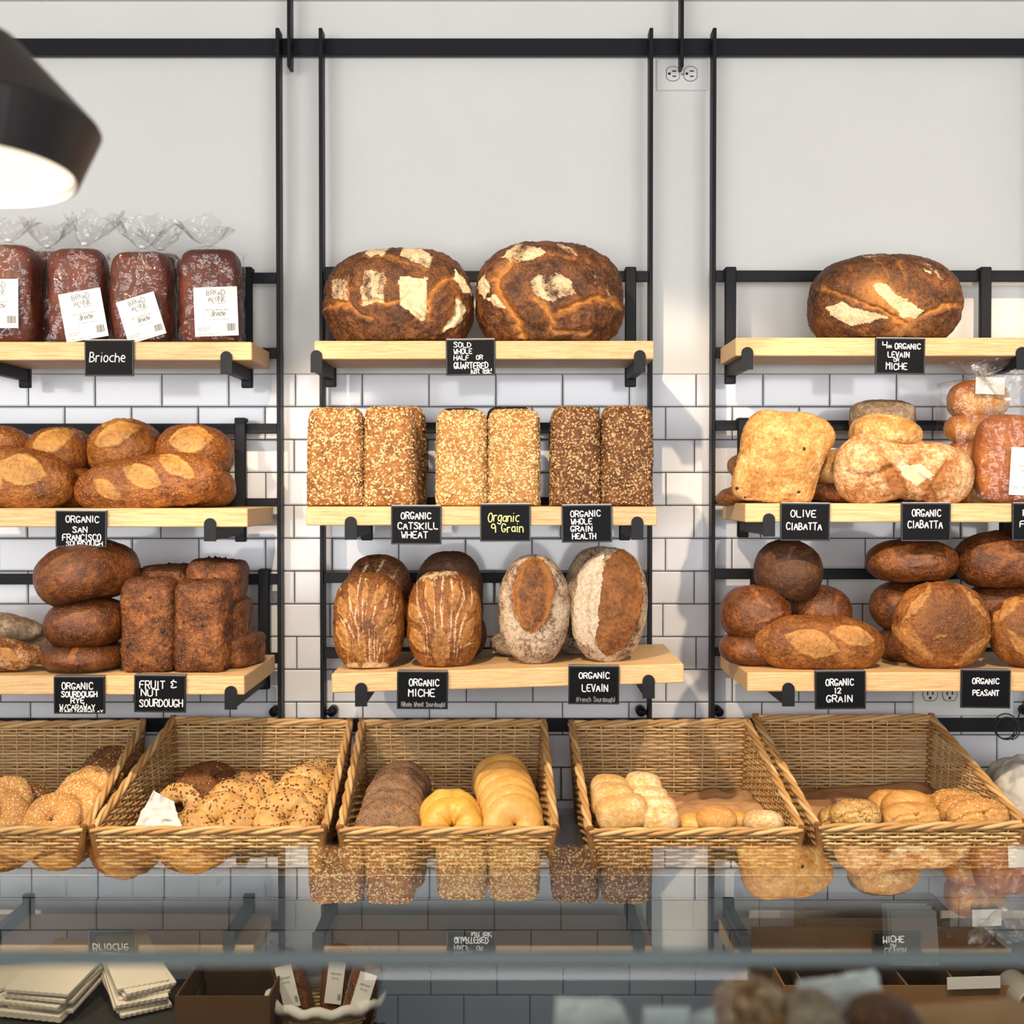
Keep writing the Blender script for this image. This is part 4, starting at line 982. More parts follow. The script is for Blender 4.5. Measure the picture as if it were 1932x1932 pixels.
def put_label(t, w, h, loc, roll, lines, bars, mat='label'):
    lb = MB().box((0, 0, 0), (w/2, .0006, h/2), .0003).build('label', M[mat], t, loc, (0, math.radians(roll), 0))
    mb = MB(); mg = MB()
    rg = random.Random(3)
    for (tx, x0, x1, yb, hh, sl, wd, gray) in lines:
        for P in text_strokes(tx, -w/2+x0*w, -w/2+x1*w, h/2-yb*h, hh*h, rg, .03 if hh > .08 else 0, sl):
            ribbon(mg if gray else mb, P, wd, -.0009)
    if bars:
        x = w*.24; rb = random.Random(8)
        while x < w*.43:
            b_ = rb.choice((.0007, .0012, .0018))
            mb.add([(x, -.0009, -h*.40), (x+b_, -.0009, -h*.40), (x+b_, -.0009, -h*.25), (x, -.0009, -h*.25)], [(0,1,2,3)]); x += b_+rb.choice((.0008, .0014))
    mb.build('print', M['ink'], lb)
    if mg.v: mg.build('fine_print', M['ink_gray'], lb)
BRL = [('B',.30,.37,.17,.10,0,.0009,0),('R',.40,.47,.165,.10,0,.0009,0),('E',.49,.53,.135,.06,0,.0008,0),('A',.55,.62,.17,.09,0,.0009,0),('D',.64,.72,.17,.115,0,.0009,0),
       ('A',.33,.41,.30,.10,0,.0009,0),('L',.43,.48,.33,.12,0,.0009,0),('O',.49,.55,.27,.06,0,.0008,0),('N',.57,.65,.31,.12,0,.0009,0),('E',.67,.72,.29,.09,0,.0008,0),
       ('BAKERY',.55,.74,.345,.022,0,.0005,1),('MADE WITH ORGANIC WHEAT',.25,.80,.475,.022,0,.0005,1),('Brioche',.40,.70,.59,.10,.28,.0009,0),
       ('FINE ORGANIC BREAD',.27,.80,.665,.014,0,.0004,1),('BREAD ALONE BAKERY',.08,.36,.84,.014,0,.0004,1),('ORGANIC WHEAT',.08,.30,.88,.014,0,.0004,1),('MADE WITH ORGANIC WHEAT',.08,.62,.96,.014,0,.0004,1)]
def wrapped(label, bbox, Y, D, mat, base, seed, lab=None, neck=.022, flare=.85, top=.055, lean=0.0, N=34, e=(5,3.4), group='wrapped brioche loaves', cat='wrapped bread', name='wrapped_loaf', lines=BRL, slack=1.06, roll=0):
    x0, y0, x1, y1 = bbox
    a, b2 = at(x0, y1, Y), at(x1, y0, Y); hx, hz = (b2.x-a.x)/2, (b2.z-base)/2
    t = tag(empty(name, ((a.x+b2.x)/2, Y, base), (0, math.radians(roll), 0)), label, cat, group)
    me, q, n, Fc = loaf_mesh('loaf', hx, D/2, hz-.001, N=N, e=e, flat=.97, lump=.05, fine=.02, bake=.5)
    link('loaf', me, M[mat], t, (0, 0, hz+.002))
    bm_, sp = bag_mesh('bag', hx, D/2, hz*2, neck, flare, top, seed, lean, slack=slack)
    link('bag', bm_, M['bag_film'], t, (0, 0, .0006)); bm_.materials.append(M['bag_neck'])
    mi = np.zeros(len(bm_.polygons), np.int32); mi[sp:] = 1; bm_.polygons.foreach_set('material_index', mi)
    MB().lathe([(.005, 0), (.0075, .002), (.0075, .005), (.005, .007)], 14).build('tie', M['white_plastic'], t, (lean*neck, 0, hz*1.9+neck-.002), smooth=True)
    if lab:
        cx, cy, w, h, rl = lab
        p = at(cx, cy, Y-D/2*1.09); sc_ = (Y-D/2-CAM[1])/F
        put_label(t, w*sc_, h*sc_, (p.x-t.location.x, -D/2*1.09-.002, p.z-base), rl, lines, True)
    return t
b = zs('LT')
wrapped('wrapped brioche at the left picture edge, label half cut off', (-38,465,72,642), -.215, .10, 'brioche_crust', b, 11, (-7,573,84,92,0), top=.045)
wrapped('wrapped brioche with tilted label, second from left', (99,472,203,642), -.215, .10, 'brioche_crust', b, 12, (158,595,80,92,-10), top=.06, lean=.5)
wrapped('wrapped brioche with the most tilted label, above the brioche sign', (213,478,326,642), -.215, .10, 'brioche_crust', b, 13, (267,600,74,82,-17), top=.055)
wrapped('wrapped brioche with straight label at the right end', (343,473,455,642), -.215, .10, 'brioche_crust', b, 14, (408,588,82,92,-2), top=.045, lean=-.3)
gb2 = 'wrapped brioche loaves in the back row'
wrapped('wrapped brioche behind, between the two left ones', (40,476,140,642), -.135, .07, 'brioche_crust', b, 15, None, top=.05, group=gb2, N=20)
wrapped('wrapped brioche behind the two middle ones', (262,480,345,642), -.135, .07, 'brioche_crust', b, 16, None, top=.04, group=gb2, N=20)
b = zs('RM')
FOL = [('MADE WITH ORGANIC WHEAT',.25,.80,.40,.02,0,.0005,1),('FOCACCIA',.3,.7,.52,.05,0,.0008,1),('ORGANIC WHEAT',.08,.5,.84,.018,0,.0005,1),('MADE WITH',.08,.4,.88,.018,0,.0005,1)]
wrapped('wrapped orange-brown focaccia with white label at the right edge', (1838,783,1962,955), -.315, .08, 'focaccia_crust', b, 21, (1938,890,66,90,3), neck=.04, flare=.9, top=.06, e=(3.2,2.6), group='wrapped focaccia', lines=FOL, slack=1.08)
t = tag(empty('wrapped_rolls', (at(1840, 885, -.21).x, -.21, b)), 'bag of glossy stacked rolls behind the wrapped focaccia', 'wrapped bread')
for k, (y0, y1, dx) in enumerate(((718,790,.006),(778,835,.0),(828,890,.0),(885,952,0))):
    a_, b_ = at(1784, y1, -.21), at(1895, y0, -.21)
    me, *_ = loaf_mesh('roll', (b_.x-a_.x)/2, .055, (b_.z-a_.z)/2, N=26, e=2.5, flat=.85, lump=.05, bakef=lambda p, n: np.clip(sstep(-.1, .6, p[:,2]), 0, 1))
    link('roll', me, M['bun_crust'], t, ((a_.x+b_.x)/2-t.location.x+dx, 0, (a_.z+b_.z)/2-b))
bm_, sp = bag_mesh('bag', .075, .06, at(1840, 705, -.21).z-b-.01, .018, 1.0, .03, 31, .2, slack=1.02)
link('bag', bm_, M['bag_film'], t); bm_.materials.append(M['bag_neck'])
mi = np.zeros(len(bm_.polygons), np.int32); mi[sp:] = 1; bm_.polygons.foreach_set('material_index', mi)
p = at(1868, 728, -.275); put_label(t, .062, .036, (p.x-t.location.x, -.0655, p.z-b), 2, [('FOCACCIA',.3,.6,.45,.06,0,.0006,1)], False)

# ------------------------------------------------------------------ outlets
def outlet(label, rect, recs, Y):
    a, c = at(rect[0], rect[3], Y), at(rect[2], rect[1], Y)
    t = tag(empty('wall_outlet', ((a.x+c.x)/2, Y, (a.z+c.z)/2)), label, 'outlet')
    MB().box((0, -.003, 0), ((c.x-a.x)/2, .0035, (c.z-a.z)/2), .0022).build('plate', M['white_plastic'], t)
    for (px, py, turn) in recs:
        p = at(px, py, Y); x, z = p.x-t.location.x, p.z-t.location.z
        mb = MB()
        mb.add([(.0165*math.cos(2*math.pi*k/24), yy, min(.0145, max(-.0145, .0175*math.sin(2*math.pi*k/24)))) for yy in (-.0055, -.0075) for k in range(24)],
               [tuple(range(24, 48))]+[(k, (k+1) % 24, (k+1) % 24+24, k+24) for k in range(24)])
        r = mb.build('receptacle', M['white_plastic'], t, (x, 0, z), (0, math.radians(90) if turn else 0, 0))
        rim = [(.0172*math.cos(2*math.pi*k/32), -.0070, min(.0152, max(-.0152, .0182*math.sin(2*math.pi*k/32)))) for k in range(33)]
        MB().tube(rim, .0007, 5, False).build('receptacle_outline', M['slot'], r)  # dark ring drawn in place of the shade around the receptacle
        for (sx, sz, w, h) in ((-.006, .003, .0015, .005), (.006, .003, .0015, .0042), (0, -.0085, .0028, .003)):
            MB().box((sx, -.0077, sz), (w, .0004, h)).build('slot', M['slot'], r)
    MB().tube([(0, -.0055, 0), (0, -.0072, 0)], .003, 10).build('screw', M['clip'], t)
outlet('white power outlet high on the wall beneath the rail strap', (1238,112,1335,172), [(1269,141,True),(1302,141,True)], 0.0)
outlet('white power outlet on the tiles below the bottom right shelf', (1722,1298,1912,1350), [(1753,1309,False),(1790,1309,False)], -.0085)
# cable by the lower right outlet
cb = []
for k in range(60):
    a_ = k/59*4.4*math.pi
    cb.append((at(1897+22*math.cos(a_), 1368+24*math.sin(a_), -.08).x, -.075-.0004*k, at(1897, 1368+(26-k*.1)*math.sin(a_)+k*.1, -.08).z))
cb += [tuple(at(1925, 1340, -.06)), tuple(at(1934, 1318, -.03))]
tag(MB().tube(cb, .0016, 6).build('power_cable', M['cable'], smooth=True), 'thin black cable looped on the lower bar at right', 'cable')

# ------------------------------------------------------------------ basket shelf and lower counter
ZS = at(966, 1651, -.53).z
t = tag(empty('basket_shelf', (0, -.27, ZS)), 'thin steel shelf under the row of wicker baskets', 'shelf')
MB().box((0, 0, -.002), (2.0, .26, .002), .0005).build('shelf_plate', M['steel'], t)
for x in (-1.75, -.62, .62, 1.75):
    MB().box((x, .10, -.045), (.004, .15, .042), .001).build('shelf_support', M['steel'], t)
ZC = .25
t = tag(empty('back_counter', (0, -.34, 0)), 'low dark back counter behind the glass case', 'counter')
MB().box((0, 0, ZC-.015), (2.2, .33, .015), .003).build('counter_top', M['counter'], t)
MB().box((0, .02, (ZC-.03)/2), (2.15, .29, (ZC-.03)/2)).build('counter_body', M['cardboard_dark'], t)

# ------------------------------------------------------------------ wicker baskets
def np_tubes(paths, radii, n=5):
    """many tubes -> one vertex/face/rnd set"""
    VV, FF, RR = [], [], []; off = 0
    for P, r, rd in zip(paths, radii, np.random.default_rng(len(paths)).random(len(paths))):
        P = np.asarray(P); m = len(P)
        if m < 2: continue
        T = np.gradient(P, axis=0); T /= np.linalg.norm(T, axis=1)[:, None]+1e-12
        ref = np.array([0, 0, 1.0]) if abs(T[:, 2]).mean() < .8 else np.array([0.5, 1.0, 0])
        A = np.cross(T, ref); A /= np.linalg.norm(A, axis=1)[:, None]+1e-12; B = np.cross(T, A)
        a = np.arange(n)*2*np.pi/n
        V = (P[:, None, :]+r*(np.cos(a)[None, :, None]*A[:, None, :]+np.sin(a)[None, :, None]*B[:, None, :])).reshape(-1, 3)
        i = np.arange(m-1)[:, None]*n; k = np.arange(n)[None, :]; k2 = (k+1) % n
        Fq = np.stack([i+k, i+k2, i+n+k2, i+n+k], -1).reshape(-1, 4)+off
        VV.append(V); FF.append(Fq); RR.append(np.full(len(V), rd)); off += len(V)
    return np.concatenate(VV), np.concatenate(FF), np.concatenate(RR)
def tubes_obj(name, paths, radii, mat, parent, n=5, stuff=False):
    V, Fq, R_ = np_tubes(paths, radii, n); me = quads_mesh(name, V, Fq); set_attr(me, rnd=R_)
    o = link(name, me, mat, parent)
    if stuff: o['kind'] = 'stuff'
    return o
def basket(label, BL, BR, FL, FR, zb, seed, pitch=.030, wp=.0068):
    """rim corners (world): back left/right, front left/right; zb = base height"""
    c = (BL+BR+FL+FR)/4; c.z = zb
    t = tag(empty('wicker_basket', c), label, 'basket', 'wicker baskets on the steel shelf')
    rim = [p-c for p in (FL, FR, BR, BL)]
    low = []
    for p in rim:
        q = Vector((p.x*.93, p.y*.95, .004)); low.append(q)
    rg = random.Random(seed)
    for i, (nm, a, b_) in enumerate((('front_weave',0,1), ('side_weave',1,2), ('back_weave',2,3), ('side_weave',3,0))):
        A0, B0, A1, B1 = low[a], low[b_], rim[a], rim[b_]
        hA, hB = A1.z, B1.z
        wall_n = np.array(((B0-A0).cross(Vector((0,0,1)))).normalized())
        L = (B0-A0).length; ns = max(4, int(round(L/pitch)))
        paths, radii = [], []
        for k in range(ns+1):                         # stakes
            s = k/ns; p0 = A0.lerp(B0, s); p1 = A1.lerp(B1, s)
            paths.append([tuple(p0), tuple(p0.lerp(p1, .5)), tuple(p1)]); radii.append(.0021)
        hm = max(hA, hB); rows = int(hm/wp)
        for r in range(rows):
            h = (r+.7)*wp
            if h > hm-.004: break
            s0, s1 = 0.0, 1.0
            if h > hA: s0 = (h-hA)/(hB-hA)
            if h > hB: s1 = (h-hA)/(hB-hA)
            if s1-s0 < .03: continue
            m = max(3, int(ns*3*(s1-s0)))
            P = []
            for q in range(m+1):
                s = s0+(s1-s0)*q/m
                hs = hA+(hB-hA)*s
                fr_ = h/max(hs, 1e-3)
                lo = A0.lerp(B0, s); hi = A1.lerp(B1, s)
                base_ = np.array(lo.lerp(hi, min(fr_, 1))); base_[2] = h
                off = .0034*math.cos(math.pi*s*ns+math.pi*r)+rg.uniform(-.0004,.0004)
                P.append(base_+wall_n*off+np.array([0,0,rg.uniform(-.0006,.0006)]))
            paths.append(P); radii.append(wp*.46)
        tubes_obj(nm, paths, radii, M['wicker'], t, 5, True)
        # twisted rim of three canes
        n = 56; d = np.array(B1-A1); Lr = np.linalg.norm(d); dn = d/Lr
        u = np.cross(dn, [0,0,1.0]); u /= np.linalg.norm(u); v = np.cross(u, dn)
        paths = []
        for st in range(3):
            ph = 2*math.pi*st/3
            paths.append([np.array(A1)+d*q/n+.0046*(math.cos(ph+q/n*Lr/.15*2*math.pi)*u+math.sin(ph+q/n*Lr/.15*2*math.pi)*v) for q in range(n+1)])
        tubes_obj('rim', paths, [.0048]*3, M['wicker'], t, 6)
    for a in range(4):
        p0, p1 = low[a], rim[a]; d = (p1-p0)
        MB().tube([p0, p0+d*.5, p1+Vector((0,0,.010))], .0075, 9).build('corner_post', M['wicker_dark'], t, smooth=False)
    mb = MB(); mb.add([tuple(p+Vector((0,0,.003))) for p in low]+[tuple(p-Vector((0,0,.003))) for p in low], [(0,1,2,3),(7,6,5,4),(0,4,5,1),(1,5,6,2),(2,6,7,3),(3,7,4,0)])
    mb.build('base', M['wicker_base'], t)
    return t
YBK, YFR = -.105, -.505
BK = [('wicker basket of sesame bagels cut by the left picture edge', (-75,1368,-190,1567), (270,1364,158,1566)),
      ('wicker basket of everything bagels with white paper', (327,1358,172,1567), (660,1364,612,1566)),
      ('middle wicker basket of poppy, egg and plain bagels', (683,1364,641,1567), (1025,1363,1048,1567)),
      ('wicker basket of small rolls on brown paper', (1078,1366,1112,1570), (1410,1362,1514,1568)),
      ('rightmost wicker basket of kaiser rolls', (1425,1355,1543,1562), (1757,1354,1935,1556))]
for i, (lb, l_, r_) in enumerate(BK):
    BL = at(l_[0], l_[1], YBK); FL = at(l_[2], l_[3], YFR); BR = at(r_[0], r_[1], YBK); FR = at(r_[2], r_[3], YFR)
    basket(lb, BL, BR, FL, FR, ZS+.001, 40+i)

# ------------------------------------------------------------------ bagels and rolls
def ring_mesh(R_, r_, sq, seed, nu=56, nv=22, lump=.06, twist=0):
    u = np.arange(nu)*2*np.pi/nu; v = np.arange(nv)*2*np.pi/nv
    U, Vv = np.meshgrid(u, v, indexing='ij'); U = U.ravel(); Vv = Vv.ravel()
    P = np.stack([np.cos(U)*2, np.sin(U)*2, Vv*0+seed], 1)
    rr = r_*(1+lump*vnoise(P+seed, seed)*2)
    if twist: rr = rr*(1-.22*np.exp(-((np.mod(U+.35*np.sin(Vv)+seed*.7, 2*np.pi/twist)-np.pi/twist)/.22)**2))
    rad = R_+rr*np.cos(Vv)
    V = np.stack([rad*np.cos(U), rad*np.sin(U), rr*np.sin(Vv)*sq], 1)
    V += .02*r_*fbm(V/r_*5+seed, seed, 2)[:, None]
    i = np.arange(nu)[:, None]; j = np.arange(nv)[None, :]
    Fc = np.stack([i*nv+j, ((i+1) % nu)*nv+j, ((i+1) % nu)*nv+(j+1) % nv, i*nv+(j+1) % nv], -1).reshape(-1, 4)
    return V, Fc
def bagel(label, cx, cy, w, Y, mat, group, face=55, yaw=0, seeds=None, hole=.07, sq=.85, twist=0, nseed=260, ssize=.0016, roll=0, lump=.06):
    SEED[0] += 3; sd = SEED[0]; Y += .012
    rad = w/2*(Y-CAM[1])/F; r_ = rad*(1-hole)/2; R_ = rad-r_
    V, Fc = ring_mesh(R_, r_, sq, sd % 97, twist=twist, lump=lump); n = vnormals(V, Fc)
    me = quads_mesh('bagel', V, Fc)
    set_attr(me, score=np.zeros(len(V)), flour=np.zeros(len(V)), bake=np.clip(.5*sstep(.2, 1, n[:,2])+.25*vnoise(V*40, sd), 0, 1))
    p = at(cx, cy, Y)
    o = link('bagel', me, M[mat], None, p, (math.radians(face), math.radians(roll), math.radians(yaw)))
    tag(o, label, 'bagel', group)
    for (sm, cnt, sz) in (seeds or []):
        scatter('seeds', o, V, n, Fc, cnt, sz, sm, sd+5, lambda c, f: np.where(f[:,2] > -.3, 1, .05), thick=.5, asp=.6)
    return o
ordn = ['frontmost', 'second', 'third', 'fourth', 'fifth', 'sixth', 'seventh']
SES = [('sesame', 1000, .0016)]; SESD = [('sesame', 260, .0016)]
G = 'sesame bagels in the leftmost basket'
for k, (cx, cy, w, Y, mt, sd_) in enumerate([(97,1550,118,-.44,'bagel_sesame',SES), (140,1522,112,-.39,'bagel_sesame',SES), (160,1497,106,-.34,'bagel_sesame',SES), (186,1472,100,-.29,'bagel_seeded_dark',SESD), (204,1450,98,-.24,'bagel_seeded_dark',SESD)]):
    bagel('%s sesame bagel of the right row in the leftmost basket' % ordn[k], cx, cy, w, Y, mt, G, 52, -12, sd_)
for k, (cx, cy, w, Y, mt, sd_) in enumerate([(-2,1540,108,-.44,'bagel_sesame',SES), (12,1512,100,-.39,'bagel_sesame',SES), (55,1520,88,-.35,'bagel_seeded_dark',SESD)]):
    bagel('%s seeded bagel of the left row in the leftmost basket' % ordn[k], cx, cy, w, Y, mt, G, 55, 10, sd_)
EV = [('onion', 230, .0032), ('sesame', 90, .0019)]; EVD = [('onion', 420, .0032), ('sesame', 60, .0019)]
G = 'everything bagels in the second basket'
for k, (cx, cy, w, Y, sd_) in enumerate([(540,1548,128,-.44,EV), (556,1520,122,-.39,EV), (578,1495,114,-.33,EV), (592,1480,104,-.27,EV)]):
    bagel('%s everything bagel of the right row in the second basket' % ordn[k], cx, cy, w, Y, 'everything_crust', G, 45, 12, sd_, twist=3)
for k, (cx, cy, w, Y, sd_) in enumerate([(412,1552,138,-.44,EV), (440,1524,128,-.38,EV), (468,1500,112,-.31,EVD)]):
    bagel('%s everything bagel of the middle row in the second basket' % ordn[k], cx, cy, w, Y, 'everything_crust', G, 40, -10, sd_, twist=3)
bagel('open-holed everything bagel beside the white paper', 335, 1525, 96, -.40, 'everything_crust', G, 62, -8, EV, hole=.25)
bagel('dark-topped everything bagel behind the open-holed one', 368, 1506, 100, -.34, 'bagel_seeded_dark', G, 50, 0, EVD)
bagel('dark everything bagel at the back of the second basket', 392, 1480, 112, -.26, 'bagel_seeded_dark', G, 30, 0, EVD)
G = 'poppy bagels in the middle basket'
PO = [('poppy', 1100, .0011)]
for k, (cx, cy, w, Y) in enumerate([(730,1570,130,-.445), (738,1546,124,-.405), (741,1528,120,-.365), (744,1514,116,-.325), (750,1500,114,-.28), (758,1488,112,-.235)]):
    bagel('%s poppy bagel from the front in the middle basket' % ordn[k], cx, cy, w, Y, 'bagel_poppy', G, 60, 8, PO, sq=.58, twist=1, lump=.03)
G = 'shiny egg bagels in the middle basket'
for k, (cx, cy, w, Y) in enumerate([(853,1560,118,-.445), (850,1546,120,-.405), (846,1541,112,-.36)]):
    bagel('%s shiny yellow twisted bagel in the middle basket' % ordn[k], cx, cy, w, Y, 'bagel_egg', G, 60, 0, None, sq=.85, twist=1)
G = 'plain bagels in the middle basket'
for k, (cx, cy, w, Y) in enumerate([(970,1556,116,-.45), (966,1538,117,-.41), (961,1522,118,-.37), (956,1506,117,-.33), (951,1490,114,-.285), (946,1474,110,-.24)]):
    bagel('%s plain bagel from the front of the leaning row' % ordn[k], cx, cy, w, Y, 'bagel_plain', G, 62, 6, None, sq=.62, hole=.05, lump=.03)
def roll(label, bbox, Y, D, mat, group, **k):
    kw = dict(N=26, e=2.4, flat=.8, lump=.06, fine=.02); kw.update(k)
    return loaf('roll', label, 'roll', bbox, Y, D, mat, group=group, **kw)
G = 'small floury rolls in the fourth basket'
for k, (bb, Y, rl, sl) in enumerate([((1124,1500,1222,1560),-.44,-8,'front flat'), ((1116,1478,1196,1540),-.39,4,'second'), ((1114,1464,1186,1520),-.33,2,'third')]):
    roll('%s small roll of the left stack in the fourth basket' % sl, bb, Y, .08, 'roll_crust', G, roll=rl, flour=.3, e=3.2)
for k, (bb, Y, sl) in enumerate([((1206,1520,1281,1566),-.44,'lowest'), ((1200,1502,1276,1548),-.41,'second'), ((1188,1484,1262,1530),-.37,'third'), ((1178,1459,1248,1512),-.32,'topmost')]):
    roll('%s small roll of the second stack in the fourth basket' % sl, bb, Y, .08, 'roll_crust', G, roll=4, flour=.45, e=3.0)
roll('round brown roll at the front of the fourth basket', (1312,1522,1390,1566), -.445, .07, 'kaiser_crust', G, flour=.25)
roll('low yellow roll left of the round brown one', (1278,1536,1334,1568), -.43, .06, 'bagel_plain', G, flour=.2)
roll('low yellow roll behind the round brown one', (1362,1530,1416,1566), -.40, .06, 'bagel_plain', G, flour=.2)
roll('floury roll at the right of the fourth basket', (1402,1530,1478,1568), -.44, .07, 'roll_crust', G, flour=.5, marks=[('lens',-.1,.2,.7,.2,10,dict(ridge=.05))])
G = 'kaiser rolls in the rightmost basket'
KG = [('groove',[(0,.1),(.35,.35),(.75,.3)],.10,.10,.3), ('groove',[(0,.1),(-.1,.5),(-.45,.75)],.10,.10,.3), ('groove',[(0,.1),(-.5,.0),(-.8,-.3)],.10,.10,.3), ('groove',[(0,.1),(.1,-.4),(.5,-.75)],.10,.10,.3)]
def kaiser(label, bb, Y, mat, seeds=None, **k):
    o, q, n, Fc = roll(label, bb, Y, .085, mat, G, tilt=-18, marks=KG, N=34, flat=.95, **k)
    for (sm, cnt, sz) in (seeds or []): scatter('seeds', o, q, n, Fc, cnt, sz, sm, SEED[0], lambda c, f: np.where((f[:,1] < .2), 1, .05), thick=.5, asp=.6)
kaiser('front poppy kaiser roll in the rightmost basket', (1566,1508,1662,1568), -.445, 'everything_crust', [('poppy', 1100, .0011)])
kaiser('second poppy kaiser roll peeking at its left', (1544,1520,1630,1570), -.40, 'everything_crust', [('poppy', 900, .0011)])
kaiser('front plain kaiser roll in the rightmost basket', (1664,1514,1772,1572), -.445, 'kaiser_crust')
kaiser('second plain kaiser roll leaning behind the front one', (1662,1492,1762,1566), -.39, 'kaiser_crust')
kaiser('third plain kaiser roll at the back left', (1636,1490,1722,1560), -.34, 'kaiser_crust')
kaiser('front sesame kaiser roll near the basket corner', (1786,1508,1902,1572), -.445, 'bagel_sesame', [('sesame', 420, .0017)])
kaiser('second sesame kaiser roll behind the front one', (1768,1500,1872,1566), -.395, 'bagel_sesame', [('sesame', 420, .0017)])
kaiser('third sesame kaiser roll at the back', (1750,1490,1848,1560), -.345, 'bagel_sesame', [('sesame', 420, .0017)])

def sheet(name, label, cat, corners, mat, amp, seed, n=26, group=None, th=.0004):
    """crumpled sheet through four world corners"""
    A, B, C, D = [np.array(c) for c in corners]
    s = np.linspace(0, 1, n); U, Vv = np.meshgrid(s, s, indexing='ij'); U = U.ravel()[:, None]; Vv = Vv.ravel()[:, None]
    P = (A*(1-U)+B*U)*(1-Vv)+(D*(1-U)+C*U)*Vv
    nn = np.cross(B-A, D-A); nn /= np.linalg.norm(nn)
    L = np.linalg.norm(B-A)
    w = np.concatenate([U*3, Vv*3, U*0], 1)
    P = P+nn*(amp*(fbm(w+seed, seed, 3)+.6*np.abs(vnoise(w*2.3+seed, seed+2))))[:, None]+.25*amp*np.stack([vnoise(w*2+seed*2, seed+4), vnoise(w*2+seed*3, seed+5), vnoise(w*2+seed*4, seed+6)], 1)
    i = np.arange(n-1)[:, None]; j = np.arange(n-1)[None, :]
    Fc = np.stack([i*n+j, (i+1)*n+j, (i+1)*n+j+1, i*n+j+1], -1).reshape(-1, 4)
    c = P.mean(0)
    me = quads_mesh(name, P-c, Fc); o = link(name, me, M[mat], None, c)
    md = o.modifiers.new('thickness', 'SOLIDIFY'); md.thickness = th
    return tag(o, label, cat, group)
sheet('paper_sheet', 'crumpled white paper in the everything bagel basket', 'paper', [at(252,1566,-.46), at(345,1560,-.46), at(326,1512,-.43), at(290,1492,-.43)], 'white_paper', .008, 5)
sheet('paper_liner', 'brown paper liner rising behind the small rolls', 'paper', [at(1240,1560,-.36), at(1470,1560,-.36), at(1400,1485,-.14), at(1230,1498,-.14)], 'kraft', .014, 9)
sheet('paper_liner', 'brown paper liner behind the kaiser rolls', 'paper', [at(1530,1568,-.38), at(1800,1560,-.38), at(1745,1478,-.14), at(1500,1490,-.14)], 'kraft', .012, 13)
# white sack behind the last basket
p = at(1935, 1500, -.24)
me, *_ = loaf_mesh('sack', .085, .09, .085, N=30, e=2.6, flat=.8, lump=.22, lf=1.4, fine=.04)
link_o = link('sack', me, M['sack'], None, (p.x+.01, p.y, ZS+.083)); tag(link_o, 'crumpled white sack at the right edge beside the last basket', 'sack')
p = at(1915, 1535, -.36)
me, *_ = loaf_mesh('folded_bag', .07, .06, .045, N=24, e=2.8, flat=.8, lump=.2, lf=1.4, fine=.04)
tag(link('folded_bag', me, M['sack'], None, (p.x+.055, p.y, ZS+.0435)), 'folded pale bag in front of the white sack', 'bag')
# ------------------------------------------------------------------ things on the low back counter
def box_open(name, label, x0, x1, y0, y1, z0, z1, mat, div=0, cat='box', lean=0.0):
    t = tag(empty(name, ((x0+x1)/2, (y0+y1)/2, z0)), label, cat)
    hx, hy, h = (x1-x0)/2, (y1-y0)/2, z1-z0; w = .002
    MB().box((0, 0, w), (hx, hy, w)).build('bottom', M[mat], t)
    for s in (-1, 1):
        MB().box((s*(hx-w), 0, h/2+w), (w, hy, h/2-w)).build('side', M[mat], t)
        MB().box((0, s*(hy-w), h/2+w), (hx-2*w, w, h/2-w)).build('panel', M[mat], t)
    for k in range(div):
        x = -hx+2*hx*(k+1)/(div+1)
        MB().box((x, 0, h*.5), (.0015, hy-.006, h*.5-.004), 0, Matrix.Rotation(lean, 3, 'Y')).build('divider', M[mat], t)
    return t
ORD = ['topmost', 'second', 'third', 'fourth', 'fifth', 'sixth', 'seventh', 'eighth', 'ninth', 'tenth']
def stack(label, cx, y, z0, n, w, d, th, tiltx, yaw, mat, seed, group, dz=None):
    rg = random.Random(seed)
    for k in range(n):
        mb = MB(); m = 18
        fr_ = [(-w/2+w*i/m, -d/2-(.0022 if i % 2 else 0)) for i in range(m+1)]
        bk = [(w/2, d/2), (-w/2, d/2)]
        pts = fr_+bk; L = len(pts)
        v = [(p[0], p[1], zz) for zz in (-th/2, th/2) for p in pts]
        f = [tuple(range(L-1, -1, -1)), tuple(range(L, 2*L))]+[(i, (i+1) % L, (i+1) % L+L, i+L) for i in range(L)]
        o = mb.add(v, f).build('paper_bag', M[mat], None, (cx+rg.uniform(-.008,.008), y+rg.uniform(-.008,.008), z0+(k+.5)*(dz or th*1.12)), (math.radians(tiltx), 0, math.radians(yaw+rg.uniform(-5,5))))
        tag(o, '%s flat paper bag from the top of the %s' % (ORD[n-1-k], label), 'paper bag', group)
def low(px, py, Y): return at(px, py, Y)
tr = tag(empty('bag_riser', (low(120,1900,-.45).x, -.45, ZC)), 'slanted steel riser holding the stacks of paper bags', 'riser')
zr = low(120, 1905, -.52).z-.012
MB().box((0, 0, (zr-ZC)/2), (.26, .12, (zr-ZC)/2), .002).build('riser_body', M['counter'], tr)
stack('pale stack beside the fanned one', low(110,1850,-.47).x, -.45, zr+.022, 9, .135, .20, .0055, 9, -12, 'bag_paper', 4, 'pale paper bags stacked flat')
stack('fanned stack beside the dark box', low(245,1870,-.47).x, -.44, zr+.030, 8, .10, .19, .006, 14, 32, 'bag_paper', 7, 'fanned paper bags')
stack('stack at the lower left corner', low(20,1880,-.47).x, -.43, zr+.018, 6, .11, .19, .006, 8, -38, 'bag_paper', 9, 'paper bags at the lower left corner')
box_open('cardboard_box', 'dark cardboard box between the paper bags and small basket', low(345,1880,-.5).x, low(520,1880,-.5).x, -.56, -.34, ZC, low(400,1880,-.56).z, 'cardboard_dark')
